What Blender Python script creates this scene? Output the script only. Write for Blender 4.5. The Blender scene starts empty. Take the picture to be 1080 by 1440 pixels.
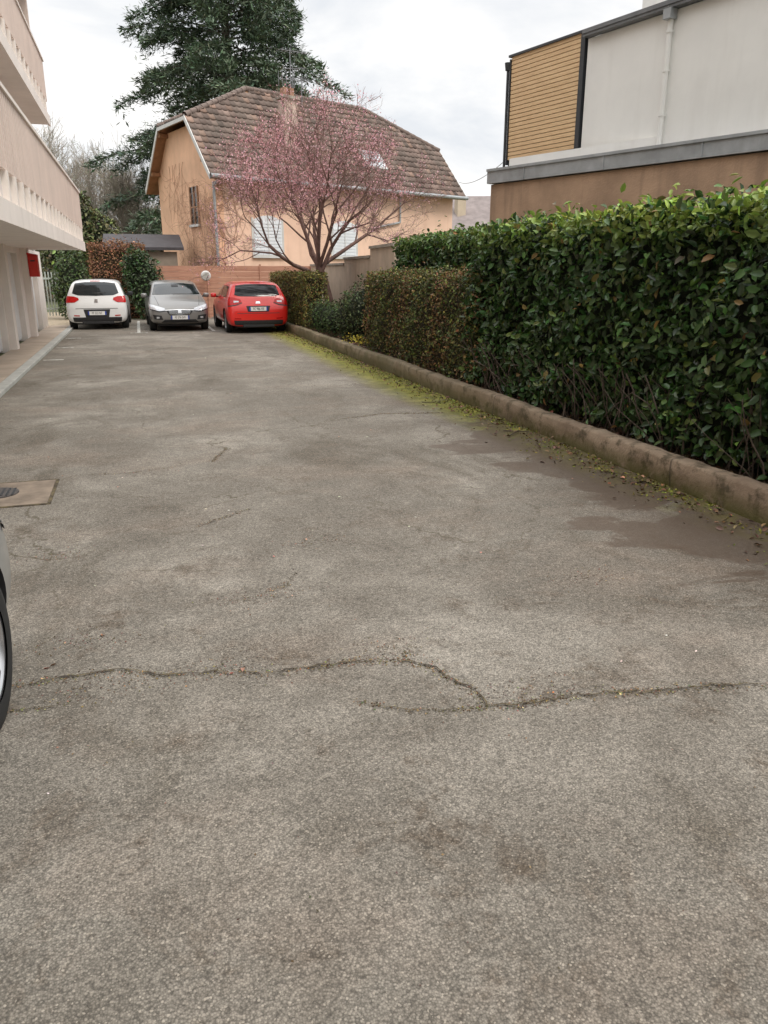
import bpy, bmesh, math, random
import numpy as np
from mathutils import Vector, Matrix
from mathutils.bvhtree import BVHTree
random.seed(7); R=np.random.default_rng(7)
S=bpy.context.scene; COL=S.collection
S.view_settings.view_transform='Standard'; S.view_settings.look='None'; S.view_settings.exposure=0

# ------------------------------------------------------------ helpers
def link(o,parent=None):
    COL.objects.link(o)
    if parent: o.parent=parent
    return o
def empty(name,loc=(0,0,0),rotz=0,scale=1):
    o=bpy.data.objects.new(name,None); o.location=loc; o.rotation_euler=(0,0,rotz); o.scale=(scale,)*3
    o.empty_display_size=.2
    return link(o)
class G:
    def __init__(s,name):
        s.m=bpy.data.materials.new(name); s.m.use_nodes=True; s.t=s.m.node_tree
        s.b=s.t.nodes['Principled BSDF']; s.out=s.t.nodes['Material Output']
        s.tc=s.t.nodes.new('ShaderNodeTexCoord')
    def put(s,sock,v):
        if isinstance(v,bpy.types.NodeSocket): s.t.links.new(v,sock)
        else:
            if isinstance(v,(tuple,list)) and len(v)==3 and sock.type=='RGBA': v=(*v,1)
            sock.default_value=v
    def map(s,scale=(1,1,1),src='Object'):
        n=s.t.nodes.new('ShaderNodeMapping'); n.inputs['Scale'].default_value=scale
        s.t.links.new(s.tc.outputs[src],n.inputs['Vector']); return n.outputs[0]
    def noise(s,scale,detail=3,rough=.55,vec=None,dist=0,out='Fac'):
        n=s.t.nodes.new('ShaderNodeTexNoise'); n.inputs['Scale'].default_value=scale
        n.inputs['Detail'].default_value=detail; n.inputs['Roughness'].default_value=rough; n.inputs['Distortion'].default_value=dist
        s.t.links.new(vec or s.tc.outputs['Object'],n.inputs['Vector']); return n.outputs[out]
    def vor(s,scale,feature='F1',out='Distance',vec=None):
        n=s.t.nodes.new('ShaderNodeTexVoronoi'); n.feature=feature; n.inputs['Scale'].default_value=scale
        s.t.links.new(vec or s.tc.outputs['Object'],n.inputs['Vector']); return n.outputs[out], (n.outputs['Color'] if feature=='F1' else None)
    def ramp(s,f,a,b,c0=0.,c1=1.):
        n=s.t.nodes.new('ShaderNodeMapRange'); n.clamp=True
        for i,v in zip((0,1,2,3,4),(f,a,b,c0,c1)): s.put(n.inputs[i],v)
        return n.outputs[0]
    def math(s,op,a,b=0.,c=None):
        n=s.t.nodes.new('ShaderNodeMath'); n.operation=op; s.put(n.inputs[0],a); s.put(n.inputs[1],b)
        if c is not None: s.put(n.inputs[2],c)
        return n.outputs[0]
    def mix(s,f,a,b,mode='MIX'):
        n=s.t.nodes.new('ShaderNodeMix'); n.data_type='RGBA'; n.blend_type=mode
        s.put(n.inputs[0],f); s.put(n.inputs[6],a); s.put(n.inputs[7],b); return n.outputs[2]
    def bump(s,h,strength=.3,dist=.01):
        n=s.t.nodes.new('ShaderNodeBump'); n.inputs['Strength'].default_value=strength; n.inputs['Distance'].default_value=dist
        s.put(n.inputs['Height'],h); s.t.links.new(n.outputs[0],s.b.inputs['Normal'])
    def fin(s,col,rough=.8,metal=0.,spec=None):
        s.put(s.b.inputs['Base Color'],col); s.put(s.b.inputs['Roughness'],rough); s.b.inputs['Metallic'].default_value=metal
        if spec is not None: s.b.inputs['Specular IOR Level'].default_value=spec
        return s.m
def mul(c,k): return tuple(min(1,x*k) for x in c)
def surf(name,col,rough=.8,var=.15,scale=2.,bs=60,bstr=.2,bd=.01,streak=0.,dirt=(.12,.09,.06),metal=0.,spec=None):
    g=G(name); n=g.noise(scale,4,.6); c=g.mix(g.ramp(n,.3,.7),mul(col,1-var),mul(col,1+var))
    if streak>0:
        sn=g.noise(1.6,4,.6,g.map((2.2,2.2,.25))); c=g.mix(g.math('MULTIPLY',g.ramp(sn,.5,.78),streak),c,dirt)
    if bstr>0: g.bump(g.noise(bs,2,.6),bstr,bd)
    return g.fin(c,rough,metal,spec)
def leafmat(name,rough=.5,trans=.25,spec=.5):
    g=G(name); a=g.t.nodes.new('ShaderNodeAttribute'); a.attribute_name='col'
    g.fin(a.outputs['Color'],rough,0,spec)
    if trans>0:
        tr=g.t.nodes.new('ShaderNodeBsdfTranslucent'); g.t.links.new(a.outputs['Color'],tr.inputs['Color'])
        mx=g.t.nodes.new('ShaderNodeMixShader'); mx.inputs[0].default_value=trans
        g.t.links.new(g.b.outputs[0],mx.inputs[1]); g.t.links.new(tr.outputs[0],mx.inputs[2]); g.t.links.new(mx.outputs[0],g.out.inputs['Surface'])
    return g.m
def npmesh(name,V,F,mat,parent=None,cols=None,smooth=False):
    V=np.asarray(V,dtype=np.float32); F=np.asarray(F,dtype=np.int32); k=F.shape[1]; n=len(F)
    me=bpy.data.meshes.new(name); me.vertices.add(len(V)); me.vertices.foreach_set('co',V.ravel())
    me.loops.add(n*k); me.loops.foreach_set('vertex_index',F.ravel())
    me.polygons.add(n); me.polygons.foreach_set('loop_start',np.arange(n,dtype=np.int32)*k)
    try: me.polygons.foreach_set('loop_total',np.full(n,k,dtype=np.int32))
    except Exception: pass
    if smooth: me.polygons.foreach_set('use_smooth',np.ones(n,dtype=bool))
    me.update(calc_edges=True); me.validate()
    if cols is not None:
        at=me.attributes.new('col','FLOAT_COLOR','FACE'); c=np.ones((n,4),dtype=np.float32); c[:,:3]=cols
        at.data.foreach_set('color',c.ravel())
    me.materials.append(mat); o=bpy.data.objects.new(name,me); return link(o,parent)
def pmesh(name,V,F,mats,parent=None,mi=None,smooth=False,bevel=0):
    me=bpy.data.meshes.new(name); me.from_pydata([tuple(v) for v in V],[],F); 
    for m in (mats if isinstance(mats,(list,tuple)) else [mats]): me.materials.append(m)
    if mi: me.polygons.foreach_set('material_index',mi)
    if smooth: me.polygons.foreach_set('use_smooth',[True]*len(me.polygons))
    me.update(); o=bpy.data.objects.new(name,me); link(o,parent)
    if bevel: b=o.modifiers.new('b','BEVEL'); b.width=bevel; b.segments=2; b.limit_method='ANGLE'
    return o
BF=[(0,3,2,1),(4,5,6,7),(0,1,5,4),(1,2,6,5),(2,3,7,6),(3,0,4,7)]
ID=lambda x,y,z:(x,y,z)
class Acc:
    def __init__(s,fn=ID): s.V=[];s.F=[];s.fn=fn
    def box(s,x0,x1,y0,y1,z0,z1):
        b=len(s.V)
        for z in (z0,z1):
            for x,y in ((x0,y0),(x1,y0),(x1,y1),(x0,y1)): s.V.append(s.fn(x,y,z))
        s.F+= [tuple(b+i for i in f) for f in BF]; return s
    def prism(s,pts,vec):
        b=len(s.V);n=len(pts); s.V+=[tuple(p) for p in pts]+[tuple(Vector(p)+Vector(vec)) for p in pts]
        s.F.append(tuple(range(b+n-1,b-1,-1))); s.F.append(tuple(range(b+n,b+2*n)))
        for i in range(n): j=(i+1)%n; s.F.append((b+i,b+j,b+n+j,b+n+i))
        return s
    def out(s,name,mat,parent=None,bevel=0,recalc=True):
        o=pmesh(name,s.V,s.F,mat,parent,bevel=bevel)
        if recalc:
            bm=bmesh.new(); bm.from_mesh(o.data); bmesh.ops.recalc_face_normals(bm,faces=bm.faces); bm.to_mesh(o.data); bm.free()
        return o
def box(name,x0,x1,y0,y1,z0,z1,mat,parent=None,bevel=0,fn=ID): return Acc(fn).box(x0,x1,y0,y1,z0,z1).out(name,mat,parent,bevel)
def tubes(name,segs,mat,parent=None,sides=5):
    A=np.array([[*s[0],s[1]] for s in segs]); B=np.array([[*s[2],s[3]] for s in segs]); n=len(A)
    D=B[:,:3]-A[:,:3]; D/=np.linalg.norm(D,axis=1,keepdims=True)+1e-9
    ref=np.where(np.abs(D[:,2:3])<.9,np.array([[0,0,1.]]),np.array([[1.,0,0]])); U=np.cross(D,ref); U/=np.linalg.norm(U,axis=1,keepdims=True); W=np.cross(D,U)
    an=np.arange(sides)*2*np.pi/sides; V=np.zeros((n,2,sides,3))
    for i,a in enumerate(an):
        off=U*np.cos(a)+W*np.sin(a); V[:,0,i]=A[:,:3]+off*A[:,3:4]; V[:,1,i]=B[:,:3]+off*B[:,3:4]
    base=(np.arange(n)*2*sides)[:,None]; i=np.arange(sides)[None]; j=(i+1)%sides
    F=np.stack([base+i,base+j,base+sides+j,base+sides+i],axis=2).reshape(-1,4)
    return npmesh(name,V.reshape(-1,3),F,mat,parent,smooth=sides>4)
def unit(a): return a/(np.linalg.norm(a,axis=1,keepdims=True)+1e-9)
def leaves(name,P,N,size,wr,cols,mat,parent=None,fold=.12,T=None,simple=False):
    n=len(P); N=unit(N); size=np.asarray(size).reshape(-1,1)*np.ones((n,1))
    if T is None: T=R.normal(size=(n,3))
    T=unit(T-N*np.sum(T*N,axis=1,keepdims=True)); B=np.cross(N,T)
    if simple:
        V=np.stack([P,P+size*(.5*T+.5*wr*B),P+size*T,P+size*(.5*T-.5*wr*B)],axis=1); F=np.arange(n*4).reshape(n,4)
        return npmesh(name,V.reshape(-1,3),F,mat,parent,cols)
    V=np.stack([P,P+size*(.3*T+.5*wr*B+fold*N),P+size*(.7*T+.42*wr*B+fold*.8*N),P+size*(T-fold*.8*N),P+size*(.7*T-.42*wr*B+fold*.8*N),P+size*(.3*T-.5*wr*B+fold*N)],axis=1)
    b=np.arange(n)[:,None]*6; F=np.concatenate([b+np.array([[0,3,2,1]]),b+np.array([[0,5,4,3]])],axis=1).reshape(-1,4)
    return npmesh(name,V.reshape(-1,3),F,mat,parent,np.repeat(cols,2,axis=0))
def jit(base,n,v=.3,hv=.12):
    c=np.array(base)[None]*np.exp(R.normal(size=(n,1))*v)*np.exp(R.normal(size=(n,3))*hv); return np.clip(c,0.003,.95)
def lumps(a,b,s=1.):
    return (np.sin(a*2.1*s+b*1.3)+np.sin(a*5.3*s+1.7+b*3.1)*.6+np.sin(b*6.1*s+a*2.7+.5)*.6+np.sin(a*11*s+b*9)*.3)/2.5

# ------------------------------------------------------------ materials
M={}
M['laurel']=leafmat('laurel_leaf',.36,.2,.5); M['leaf']=leafmat('leaf_matte',.6,0,.3); M['blossom']=leafmat('blossom',.8,.3,.2)
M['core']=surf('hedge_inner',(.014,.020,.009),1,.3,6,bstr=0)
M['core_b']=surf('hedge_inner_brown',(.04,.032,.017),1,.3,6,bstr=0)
M['bark']=surf('bark',(.13,.10,.08),.95,.35,8,40,.6,.02)
M['twig']=surf('twig',(.20,.125,.105),.95,.3,8,bstr=0)
M['bare']=surf('bare_twig',(.34,.30,.25),.95,.3,3,bstr=0)
M['conc']=surf('concrete',(.36,.32,.27),.9,.2,3,50,.3,.01,.35)
M['concg']=surf('concrete_grey',(.42,.42,.39),.9,.15,5,80,.2,.005)
M['white']=surf('white_render',(.83,.82,.78),.85,.04,1.2,40,.15,.006,.20,(.56,.54,.49))
M['cream']=surf('cream_paint',(.71,.59,.52),.7,.06,1.5,60,.1,.004,.28,(.38,.31,.27))
M['creamw']=surf('cream_white',(.83,.76,.70),.7,.06,1.5,60,.1,.004,.16,(.4,.35,.3))
M['door']=surf('garage_door_paint',(.80,.80,.79),.5,.05,1.5,bstr=0)
M['tanwall']=surf('tan_render',(.44,.295,.195),.9,.20,1.3,30,.4,.02,.6,(.16,.11,.08))
M['zinc']=surf('zinc',(.38,.40,.41),.5,.18,3,bstr=0,metal=.2,streak=.4,dirt=(.20,.20,.19))
M['dark']=surf('dark_metal',(.035,.038,.042),.5,.1,3,bstr=0)
M['peach']=surf('peach_render',(.82,.565,.425),.9,.10,.9,45,.2,.008,.30,(.54,.33,.23))
M['peach2']=surf('ochre_render',(.79,.49,.32),.9,.14,.9,45,.2,.008,.35,(.48,.27,.17))
M['shutter']=surf('shutter_white',(.78,.81,.84),.6,.04,3,bstr=0)
M['glass']=surf('window_glass',(.02,.025,.03),.08,.2,1,bstr=0)
M['wood']=surf('soffit_wood',(.30,.16,.08),.7,.2,5,bstr=0)
M['trim']=surf('trim_grey',(.60,.60,.58),.6,.08,3,bstr=0)
M['chim']=surf('chimney_render',(.58,.45,.38),.9,.25,5,40,.4,.01,.5)
M['metal']=surf('antenna_metal',(.25,.25,.26),.4,.1,5,bstr=0,metal=.6)
M['soil']=surf('soil',(.09,.065,.042),1,.4,3,25,.8,.03)
M['ground']=surf('ground_grass',(.10,.11,.05),1,.35,.6,25,.8,.03)
M['gravel']=surf('gravel',(.38,.31,.22),1,.3,8,60,.7,.02)
M['apron']=surf('apron_concrete',(.44,.36,.285),.9,.2,1.4,60,.25,.006,0)
M['red']=surf('red_plastic',(.62,.03,.02),.4,.1,5,bstr=0)
def roof_mat():
    g=G('roof_tile'); a=g.t.nodes.new('ShaderNodeAttribute'); a.attribute_name='col'
    n=g.noise(1.1,4,.65); c=g.mix(g.ramp(n,.42,.72,0,.45),a.outputs['Color'],(.20,.175,.145)); return g.fin(c,.85)
M['tile']=roof_mat()
g=G('timber_cladding'); n=g.noise(3,4,.6,g.map((1,1,14))); M['timber']=g.fin(g.mix(g.ramp(n,.3,.7),(.62,.41,.22),(.78,.56,.32)),.7)
g=G('fence_wood'); n=g.noise(1.2,4,.7,g.map((1,1,9))); c=g.mix(g.ramp(n,.3,.7),(.38,.18,.12),(.58,.33,.23)); M['fence']=g.fin(c,.85)
def asphalt():
    g=G('asphalt'); o=g.tc.outputs['Object']
    sep=g.t.nodes.new('ShaderNodeSeparateXYZ'); g.t.links.new(o,sep.inputs[0]); X,Y=sep.outputs[0],sep.outputs[1]
    big=g.noise(.38,3,.6); mid=g.noise(1.1,5,.68,dist=.6); fine=g.noise(34,3,.7); med=g.noise(5,4,.72)
    c=g.mix(g.ramp(big,.38,.62),(.205,.184,.154),(.335,.306,.262))
    c=g.mix(g.ramp(mid,.38,.60,.75,0),c,(.158,.139,.114))
    ds=g.noise(.8,5,.74,g.map((1,.6,1)),.9); c=g.mix(g.ramp(ds,.53,.65,0,.65),c,(.112,.094,.070))
    rs=g.noise(.55,4,.65,g.map((1,1.7,1))); c=g.mix(g.ramp(rs,.5,.70,0,.5),c,(.285,.225,.178))
    dk=g.noise(1.9,5,.78,dist=.4); c=g.mix(g.math('MULTIPLY',g.ramp(dk,.54,.67),g.ramp(Y,8,3.0,.2,.8)),c,(.105,.077,.053))
    c=g.mix(g.ramp(med,.35,.62,.38,0),c,(.128,.115,.095))
    vd,vc=g.vor(180); bw=g.t.nodes.new('ShaderNodeSeparateColor'); g.t.links.new(vc,bw.inputs[0])
    k=g.ramp(bw.outputs[0],0,1,.64,1.42); k=g.math('MULTIPLY',k,g.ramp(vd,.3,.75,1.12,.68))
    k=g.math('MULTIPLY',k,g.ramp(fine,.3,.7,.82,1.22))
    comb=g.t.nodes.new('ShaderNodeCombineColor'); 
    for i in range(3): g.t.links.new(k,comb.inputs[i])
    c=g.mix(1.,c,comb.outputs[0],'MULTIPLY')
    c=g.mix(g.ramp(bw.outputs[1],.95,.985,0,.5),c,(.52,.46,.38))
    wn=g.noise(1.6,4,.65,out='Color'); vv=g.t.nodes.new('ShaderNodeVectorMath'); vv.operation='MULTIPLY_ADD'; g.t.links.new(wn,vv.inputs[0]); vv.inputs[1].default_value=(.9,.9,0); g.t.links.new(o,vv.inputs[2])
    ed,_=g.vor(.62,'DISTANCE_TO_EDGE',vec=vv.outputs[0]); cr=g.math('MULTIPLY',g.ramp(ed,.002,.007,1,0),g.ramp(mid,.47,.57,0,.7)); c=g.mix(g.math('MULTIPLY',cr,g.ramp(Y,3.4,4.4)),c,(.085,.070,.045))
    # kerb edge dirt and moss
    e=g.ramp(X,2.75,3.65); en=g.math('MULTIPLY',e,g.ramp(g.noise(2.0,4,.7),.34,.58)); c=g.mix(g.math('MULTIPLY',en,.75),c,(.125,.087,.058))
    far=g.ramp(Y,4,10,0,.36); e2=g.ramp(g.math('ADD',X,far),3.34,3.76); mo=g.math('MULTIPLY',e2,g.ramp(g.math('ADD',g.noise(3.5,5,.75),g.math('MULTIPLY',far,.33)),.42,.54)); c=g.mix(g.math('MULTIPLY',mo,.9),c,g.mix(g.ramp(med,.4,.6),(.15,.155,.03),(.28,.265,.05)))
    e3=g.math('MULTIPLY',g.ramp(X,-.9,-1.8),g.ramp(dk,.4,.7)); c=g.mix(g.math('MULTIPLY',e3,.4),c,(.13,.11,.085))
    # damp margins by the kerb
    w=g.math('MULTIPLY',g.ramp(X,2.45,3.5),g.ramp(g.math('ABSOLUTE',g.math('SUBTRACT',Y,5.3)),3.4,1.5))
    wn=g.math('ADD',g.noise(1.2,5,.55,g.map((1,1.6,1)),.5),g.math('MULTIPLY',w,.34)); wet=g.math('MULTIPLY',g.ramp(wn,.65,.685),g.ramp(w,.02,.1))
    c=g.mix(g.math('MULTIPLY',wet,.66),c,(.105,.072,.050))
    rough=g.ramp(wet,0,1,.92,.55)
    g.bump(g.math('ADD',g.math('MULTIPLY',vd,-1.),g.math('MULTIPLY',fine,.4)),.3,.005)
    return g.fin(c,rough,0,.3)
M['asphalt']=asphalt()
g=G('crack_fill'); n=g.noise(9,4,.7); M['crack']=g.fin(g.mix(g.ramp(n,.42,.6),(.045,.035,.025),(.14,.11,.06)),1)
def wornpaint():
    g=G('worn_road_paint'); n=g.noise(12,4,.8)
    c=g.mix(g.ramp(n,.42,.56),(.28,.26,.22),(.66,.66,.62)); return g.fin(c,.8)
M['paint']=wornpaint()

# ------------------------------------------------------------ world
W=bpy.data.worlds.new("World"); S.world=W; W.use_nodes=True; t=W.node_tree; t.nodes.clear()
def N(ty): return t.nodes.new(ty)
out=N('ShaderNodeOutputWorld'); bg=N('ShaderNodeBackground'); bg.inputs[1].default_value=.11
sky=N('ShaderNodeTexSky'); sky.sky_type='NISHITA'; sky.sun_disc=False; sky.sun_elevation=math.radians(48); sky.sun_rotation=math.radians(150)
tc=N('ShaderNodeTexCoord'); mp=N('ShaderNodeMapping'); mp.inputs['Scale'].default_value=(1,1,2.8)
t.links.new(tc.outputs['Generated'],mp.inputs[0])
no=N('ShaderNodeTexNoise'); no.inputs['Scale'].default_value=3.2; no.inputs['Detail'].default_value=6; no.inputs['Roughness'].default_value=.55; no.inputs['Distortion'].default_value=.3
t.links.new(mp.outputs[0],no.inputs[0])
mr=N('ShaderNodeMapRange'); mr.inputs[1].default_value=.40; mr.inputs[2].default_value=.60; t.links.new(no.outputs[0],mr.inputs[0])
mx=N('ShaderNodeMix'); mx.data_type='RGBA'; mx.inputs[6].default_value=(7.8,8.05,8.4,1); mx.inputs[7].default_value=(10.4,10.25,10.05,1); t.links.new(mr.outputs[0],mx.inputs[0])
sp=N('ShaderNodeSeparateXYZ'); t.links.new(tc.outputs['Generated'],sp.inputs[0])
zz=N('ShaderNodeMapRange'); zz.inputs[1].default_value=.3; zz.inputs[2].default_value=1; zz.inputs[3].default_value=1; zz.inputs[4].default_value=2.4; t.links.new(sp.outputs[2],zz.inputs[0])
vm=N('ShaderNodeVectorMath'); vm.operation='SCALE'; t.links.new(mx.outputs[2],vm.inputs[0]); t.links.new(zz.outputs[0],vm.inputs['Scale'])
m2=N('ShaderNodeMix'); m2.data_type='RGBA'; m2.inputs[0].default_value=.96; t.links.new(sky.outputs[0],m2.inputs[6]); t.links.new(vm.outputs[0],m2.inputs[7])
t.links.new(m2.outputs[2],bg.inputs[0]); t.links.new(bg.outputs[0],out.inputs[0])
sl=bpy.data.lights.new('sun','SUN'); sl.energy=1.5; sl.angle=math.radians(18); sl.color=(1,.93,.84); so=bpy.data.objects.new('sun',sl); link(so)
az=math.radians(150); el=math.radians(48); d=Vector((math.sin(az)*math.cos(el),math.cos(az)*math.cos(el),math.sin(el)))
so.rotation_euler=d.to_track_quat('Z','Y').to_euler(); so.location=(0,0,30)
cd=bpy.data.cameras.new('camera'); cam=bpy.data.objects.new('camera',cd); link(cam); S.camera=cam
cd.sensor_fit='VERTICAL'; cd.sensor_height=36; cd.lens=27; cd.clip_end=2000; cam.location=(0,0,1.6)
cam.rotation_euler=(math.radians(90)-math.atan(340/1080),0,-math.radians(17.1))

# ------------------------------------------------------------ ground
def sheet(name,x0,x1,y0,y1,z,mat):
    return pmesh(name,[(x0,y0,z),(x1,y0,z),(x1,y1,z),(x0,y1,z)],[(0,1,2,3)],mat)
sheet('ground',-400,400,-400,400,-.004,M['ground'])
sheet('asphalt_road',-1.85,3.83,-12,28.4,0,M['asphalt'])
box('planting_bed_soil',3.96,30,-12,27.9,-.1,.15,M['soil'])
sheet('gravel_path',-6,-1.86,25.1,34,.004,M['gravel'])
ys=np.arange(-12,27.9,.12); V=[];F=[]
prof=[(3.80,-.05),(3.80,.10),(3.803,.195),(3.82,.215),(3.94,.217),(3.96,.20),(3.96,-.05)]
for j,y in enumerate(ys):
    for x,z in prof:
        jx=.008*math.sin(y*3.1+z*9)+random.gauss(0,.004); jz=(.007*math.sin(y*1.7)+random.gauss(0,.004)) if z>.05 else 0
        V.append((x+jx,y,z+jz))
k=len(prof)
for j in range(len(ys)-1):
    for i in range(k-1): a=j*k+i; F.append((a,a+k,a+k+1,a+1))
g=G('kerb_wall_concrete'); sp_=g.t.nodes.new('ShaderNodeSeparateXYZ'); g.t.links.new(g.tc.outputs['Object'],sp_.inputs[0])
c=g.mix(g.ramp(g.noise(2.2,5,.65),.3,.7),(.22,.155,.105),(.44,.34,.24)); c=g.mix(g.ramp(g.noise(5,5,.7),.50,.62,0,.85),c,(.09,.07,.04))
lo=g.math('MULTIPLY',g.ramp(sp_.outputs[2],.15,.0),g.ramp(g.noise(4,4,.7),.34,.50)); c=g.mix(lo,c,(.12,.115,.03))
c=g.mix(g.math('MULTIPLY',g.ramp(sp_.outputs[1],6,13),g.ramp(g.noise(1.5,4,.6),.35,.6,.3,.8)),c,(.13,.115,.055))
jn=g.math('ABSOLUTE',g.math('SUBTRACT',g.math('FRACT',g.math('MULTIPLY',sp_.outputs[1],.31)),.5)); c=g.mix(g.ramp(jn,.002,.004,.6,0),c,(.05,.04,.03))
g.bump(g.noise(35,4,.7),.6,.015); pmesh('low_retaining_wall',V,F,g.fin(c,.9),smooth=True)
ap=empty('garage_apron')
box('slab',-2.6,-2.02,-12,25,-.05,.05,M['apron'],ap); box('channel',-2.015,-1.86,-12,25,-.05,.055,M['concg'],ap,.008)
mh=empty('manhole_cover'); box('slab',-1.42,-.76,5.76,6.43,-.05,.008,surf('manhole_concrete',(.235,.185,.14),.9,.35,5,60,.4,.006),mh,.004)
box('frame_a',-1.42,-.76,5.735,5.757,-.05,.006,M['crack'],mh); box('frame_b',-1.42,-.76,6.433,6.455,-.05,.006,M['crack'],mh); box('frame_c',-.757,-.735,5.735,6.455,-.05,.006,M['crack'],mh)
def cyl(name,loc,r,h,mat,parent,axis='Y',seg=28,r2=None):
    bm=bmesh.new(); bmesh.ops.create_cone(bm,cap_ends=True,segments=seg,radius1=r,radius2=r if r2 is None else r2,depth=h)
    rot={'Y':Matrix.Rotation(math.pi/2,4,'X'),'X':Matrix.Rotation(math.pi/2,4,'Y'),'Z':Matrix.Identity(4)}[axis]; bmesh.ops.transform(bm,matrix=Matrix.Translation(loc)@rot,verts=bm.verts)
    me=bpy.data.meshes.new(name); bm.to_mesh(me); bm.free(); me.materials.append(mat); o=bpy.data.objects.new(name,me); return link(o,parent)
cyl('iron_lid',(-1.14,6.12,.010),.15,.01,surf('cast_iron',(.10,.09,.085),.6,.3,20,bstr=0,metal=.3),mh,'Z',32)
a=Acc()
for i in range(-3,4): a.box(-1.14+i*.038-.007,-1.14+i*.038+.007,6.12-.1,6.12+.1,.0155,.019)
a.out('lid_ribs',M['dark'],mh)
def ribbon(acc,pts,w,z,seg=.03,jm=.014):
    P=[]
    for i in range(len(pts)-1):
        a=Vector(pts[i]);b=Vector(pts[i+1]);n=max(1,int((b-a).length/seg))
        for k in range(n): P.append(a.lerp(b,k/n)+Vector((random.gauss(0,jm*.6),random.gauss(0,jm*.6))))
    P.append(Vector(pts[-1])); ws=[]
    for i in range(len(P)): e=min(1,i/6+.15,(len(P)-1-i)/6+.15); ws.append(w*e*random.uniform(.3,1.6))
    b0=len(acc.V)
    for i,p in enumerate(P):
        q=(P[min(i+1,len(P)-1)]-P[max(i-1,0)]).normalized(); n=Vector((-q.y,q.x))
        for s in (-1,1): acc.V.append((*(p+n*s*ws[i]),z))
        if i: a=b0+2*(i-1); acc.F.append((a,a+1,a+3,a+2))
CR=[([(-0.67,3.05),(-0.41,3.07),(-0.22,3.07),(-0.04,2.97),(0.16,2.94),(0.38,2.85),(0.56,2.85),(0.78,2.85),(0.95,2.79),(1.05,2.7),(1.09,2.56),(1.14,2.49),(1.14,2.36),(1.23,2.33),(1.38,2.33),(1.63,2.31),(1.82,2.26),(2.01,2.24),(2.29,2.17),(2.7,2.1),(3.2,2.16),(3.78,2.1)],.0036),
([(0.66,2.54),(0.76,2.48),(0.85,2.41),(1.01,2.37),(1.14,2.35)],.002),([(.95,2.79),(1.0,2.88)],.003),([(-1.8,3.1),(-.67,3.05)],.005),
([(-0.64,2.85),(-0.52,2.85),(-0.36,2.84)],.0022),([(-.7,6.55),(-0.21,6.49),(0.2,6.6)],.0014),([(.42,6.7),(0.5,6.72),(0.67,7.21)],.0024),
([(.50,3.70),(.62,3.77),(.72,3.96)],.0018),([(.22,4.9),(.42,5.05),(.62,5.2)],.0015),([(2.0,8.3),(2.6,8.5),(3.3,8.35)],.003)]
ac=Acc()
for i,(p,w) in enumerate(CR): ribbon(ac,p,w,.008)
ac.out('asphalt_cracks',M['crack'],None,recalc=False)
P=[]
for p,w in CR:
    for i in range(len(p)-1):
        a=np.array(p[i]);b=np.array(p[i+1]);L=np.linalg.norm(b-a);n=int(L*480*min(1,w/.003)*R.uniform(.3,1.5))
        tt=R.random((n,1)); q=a+(b-a)*tt+R.normal(size=(n,2))*(.009+w*2.4); P.append(q)
P=np.concatenate(P); n=len(P); P3=np.column_stack([P,np.full(n,.004)])
leaves('crack_moss',P3,np.array([[0,0,1.]])+R.normal(size=(n,3))*.5,R.uniform(.004,.012,n),.8,jit((.17,.125,.065),n,.5,.18),M['leaf'],simple=True)
ctr=np.array([(.45,3.65),(-.35,3.4),(.25,2.95),(-.6,4.6),(.9,2.9),(1.3,2.4),(-.3,2.95),(.9,4.4),(2.2,3.4)])
ci=R.integers(0,len(ctr),2600); P=ctr[ci]+R.normal(size=(2600,2))*np.array([[.14,.07]]); P=np.concatenate([P,np.column_stack([R.uniform(-1.8,3.7,2200),R.uniform(.8,14,2200)])]); n=len(P)
leaves('ground_litter',np.column_stack([P,np.full(n,.004)]),np.array([[0,0,1.]])+R.normal(size=(n,3))*.35,R.uniform(.003,.011,n),.7,jit((.14,.09,.055),n,.5,.2),M['leaf'],simple=True)
n=130; P=np.column_stack([R.uniform(-1.8,3.7,n),R.uniform(2.2,16,n),np.full(n,.006)])
cc=jit((.6,.55,.47),n,.3,.1); cc[:35]=jit((.5,.24,.18),35,.2,.1); leaves('fallen_petals',P,np.array([[0,0,1.]])+R.normal(size=(n,3))*.2,R.uniform(.008,.024,n),.6,cc,M['leaf'],simple=True)
P=np.array([(-.30,3.42,.006),(-.47,3.2,.006),(.24,2.9,.006),(-.52,3.17,.006),(.28,2.93,.007),(-.9,7.3,.006)]); leaves('fallen_leaves',P,np.array([[0,0,1.]])+R.normal(size=(6,3))*.25,.03,.6,jit((.36,.17,.11),6,.2,.1),M['leaf'])
n=17000; x=3.80-np.abs(R.normal(size=n))*.17; y=R.uniform(1,27.5,n); keep=(lumps(x*3,y*1.5)+R.normal(size=n)*.25)>.15-.035*y.clip(0,10); x=x[keep];y=y[keep];n=len(x)
P=np.column_stack([x,y,np.full(n,.003)]); leaves('kerb_moss',P,np.array([[0,0,1.]])+R.normal(size=(n,3))*.6,R.uniform(.012,.035,n),.6,jit((.19,.19,.035),n,.40,.12),M['leaf'],simple=True)
n=2000; P=np.column_stack([3.79-np.abs(R.normal(size=n))*.22,R.uniform(1,27,n),R.uniform(.005,.015,n)]); leaves('dead_leaves',P,np.array([[0,0,1.]])+R.normal(size=(n,3))*.4,R.uniform(.02,.055,n),.5,jit((.17,.10,.06),n,.45,.15),M['leaf'])
n=5000; P=np.column_stack([R.uniform(3.97,4.7,n),R.uniform(1,27,n),R.uniform(.155,.18,n)]); leaves('bed_leaf_litter',P,np.array([[0,0,1.]])+R.normal(size=(n,3))*.4,R.uniform(.03,.08,n),.5,jit((.14,.085,.045),n,.45,.15),M['leaf'])
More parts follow.
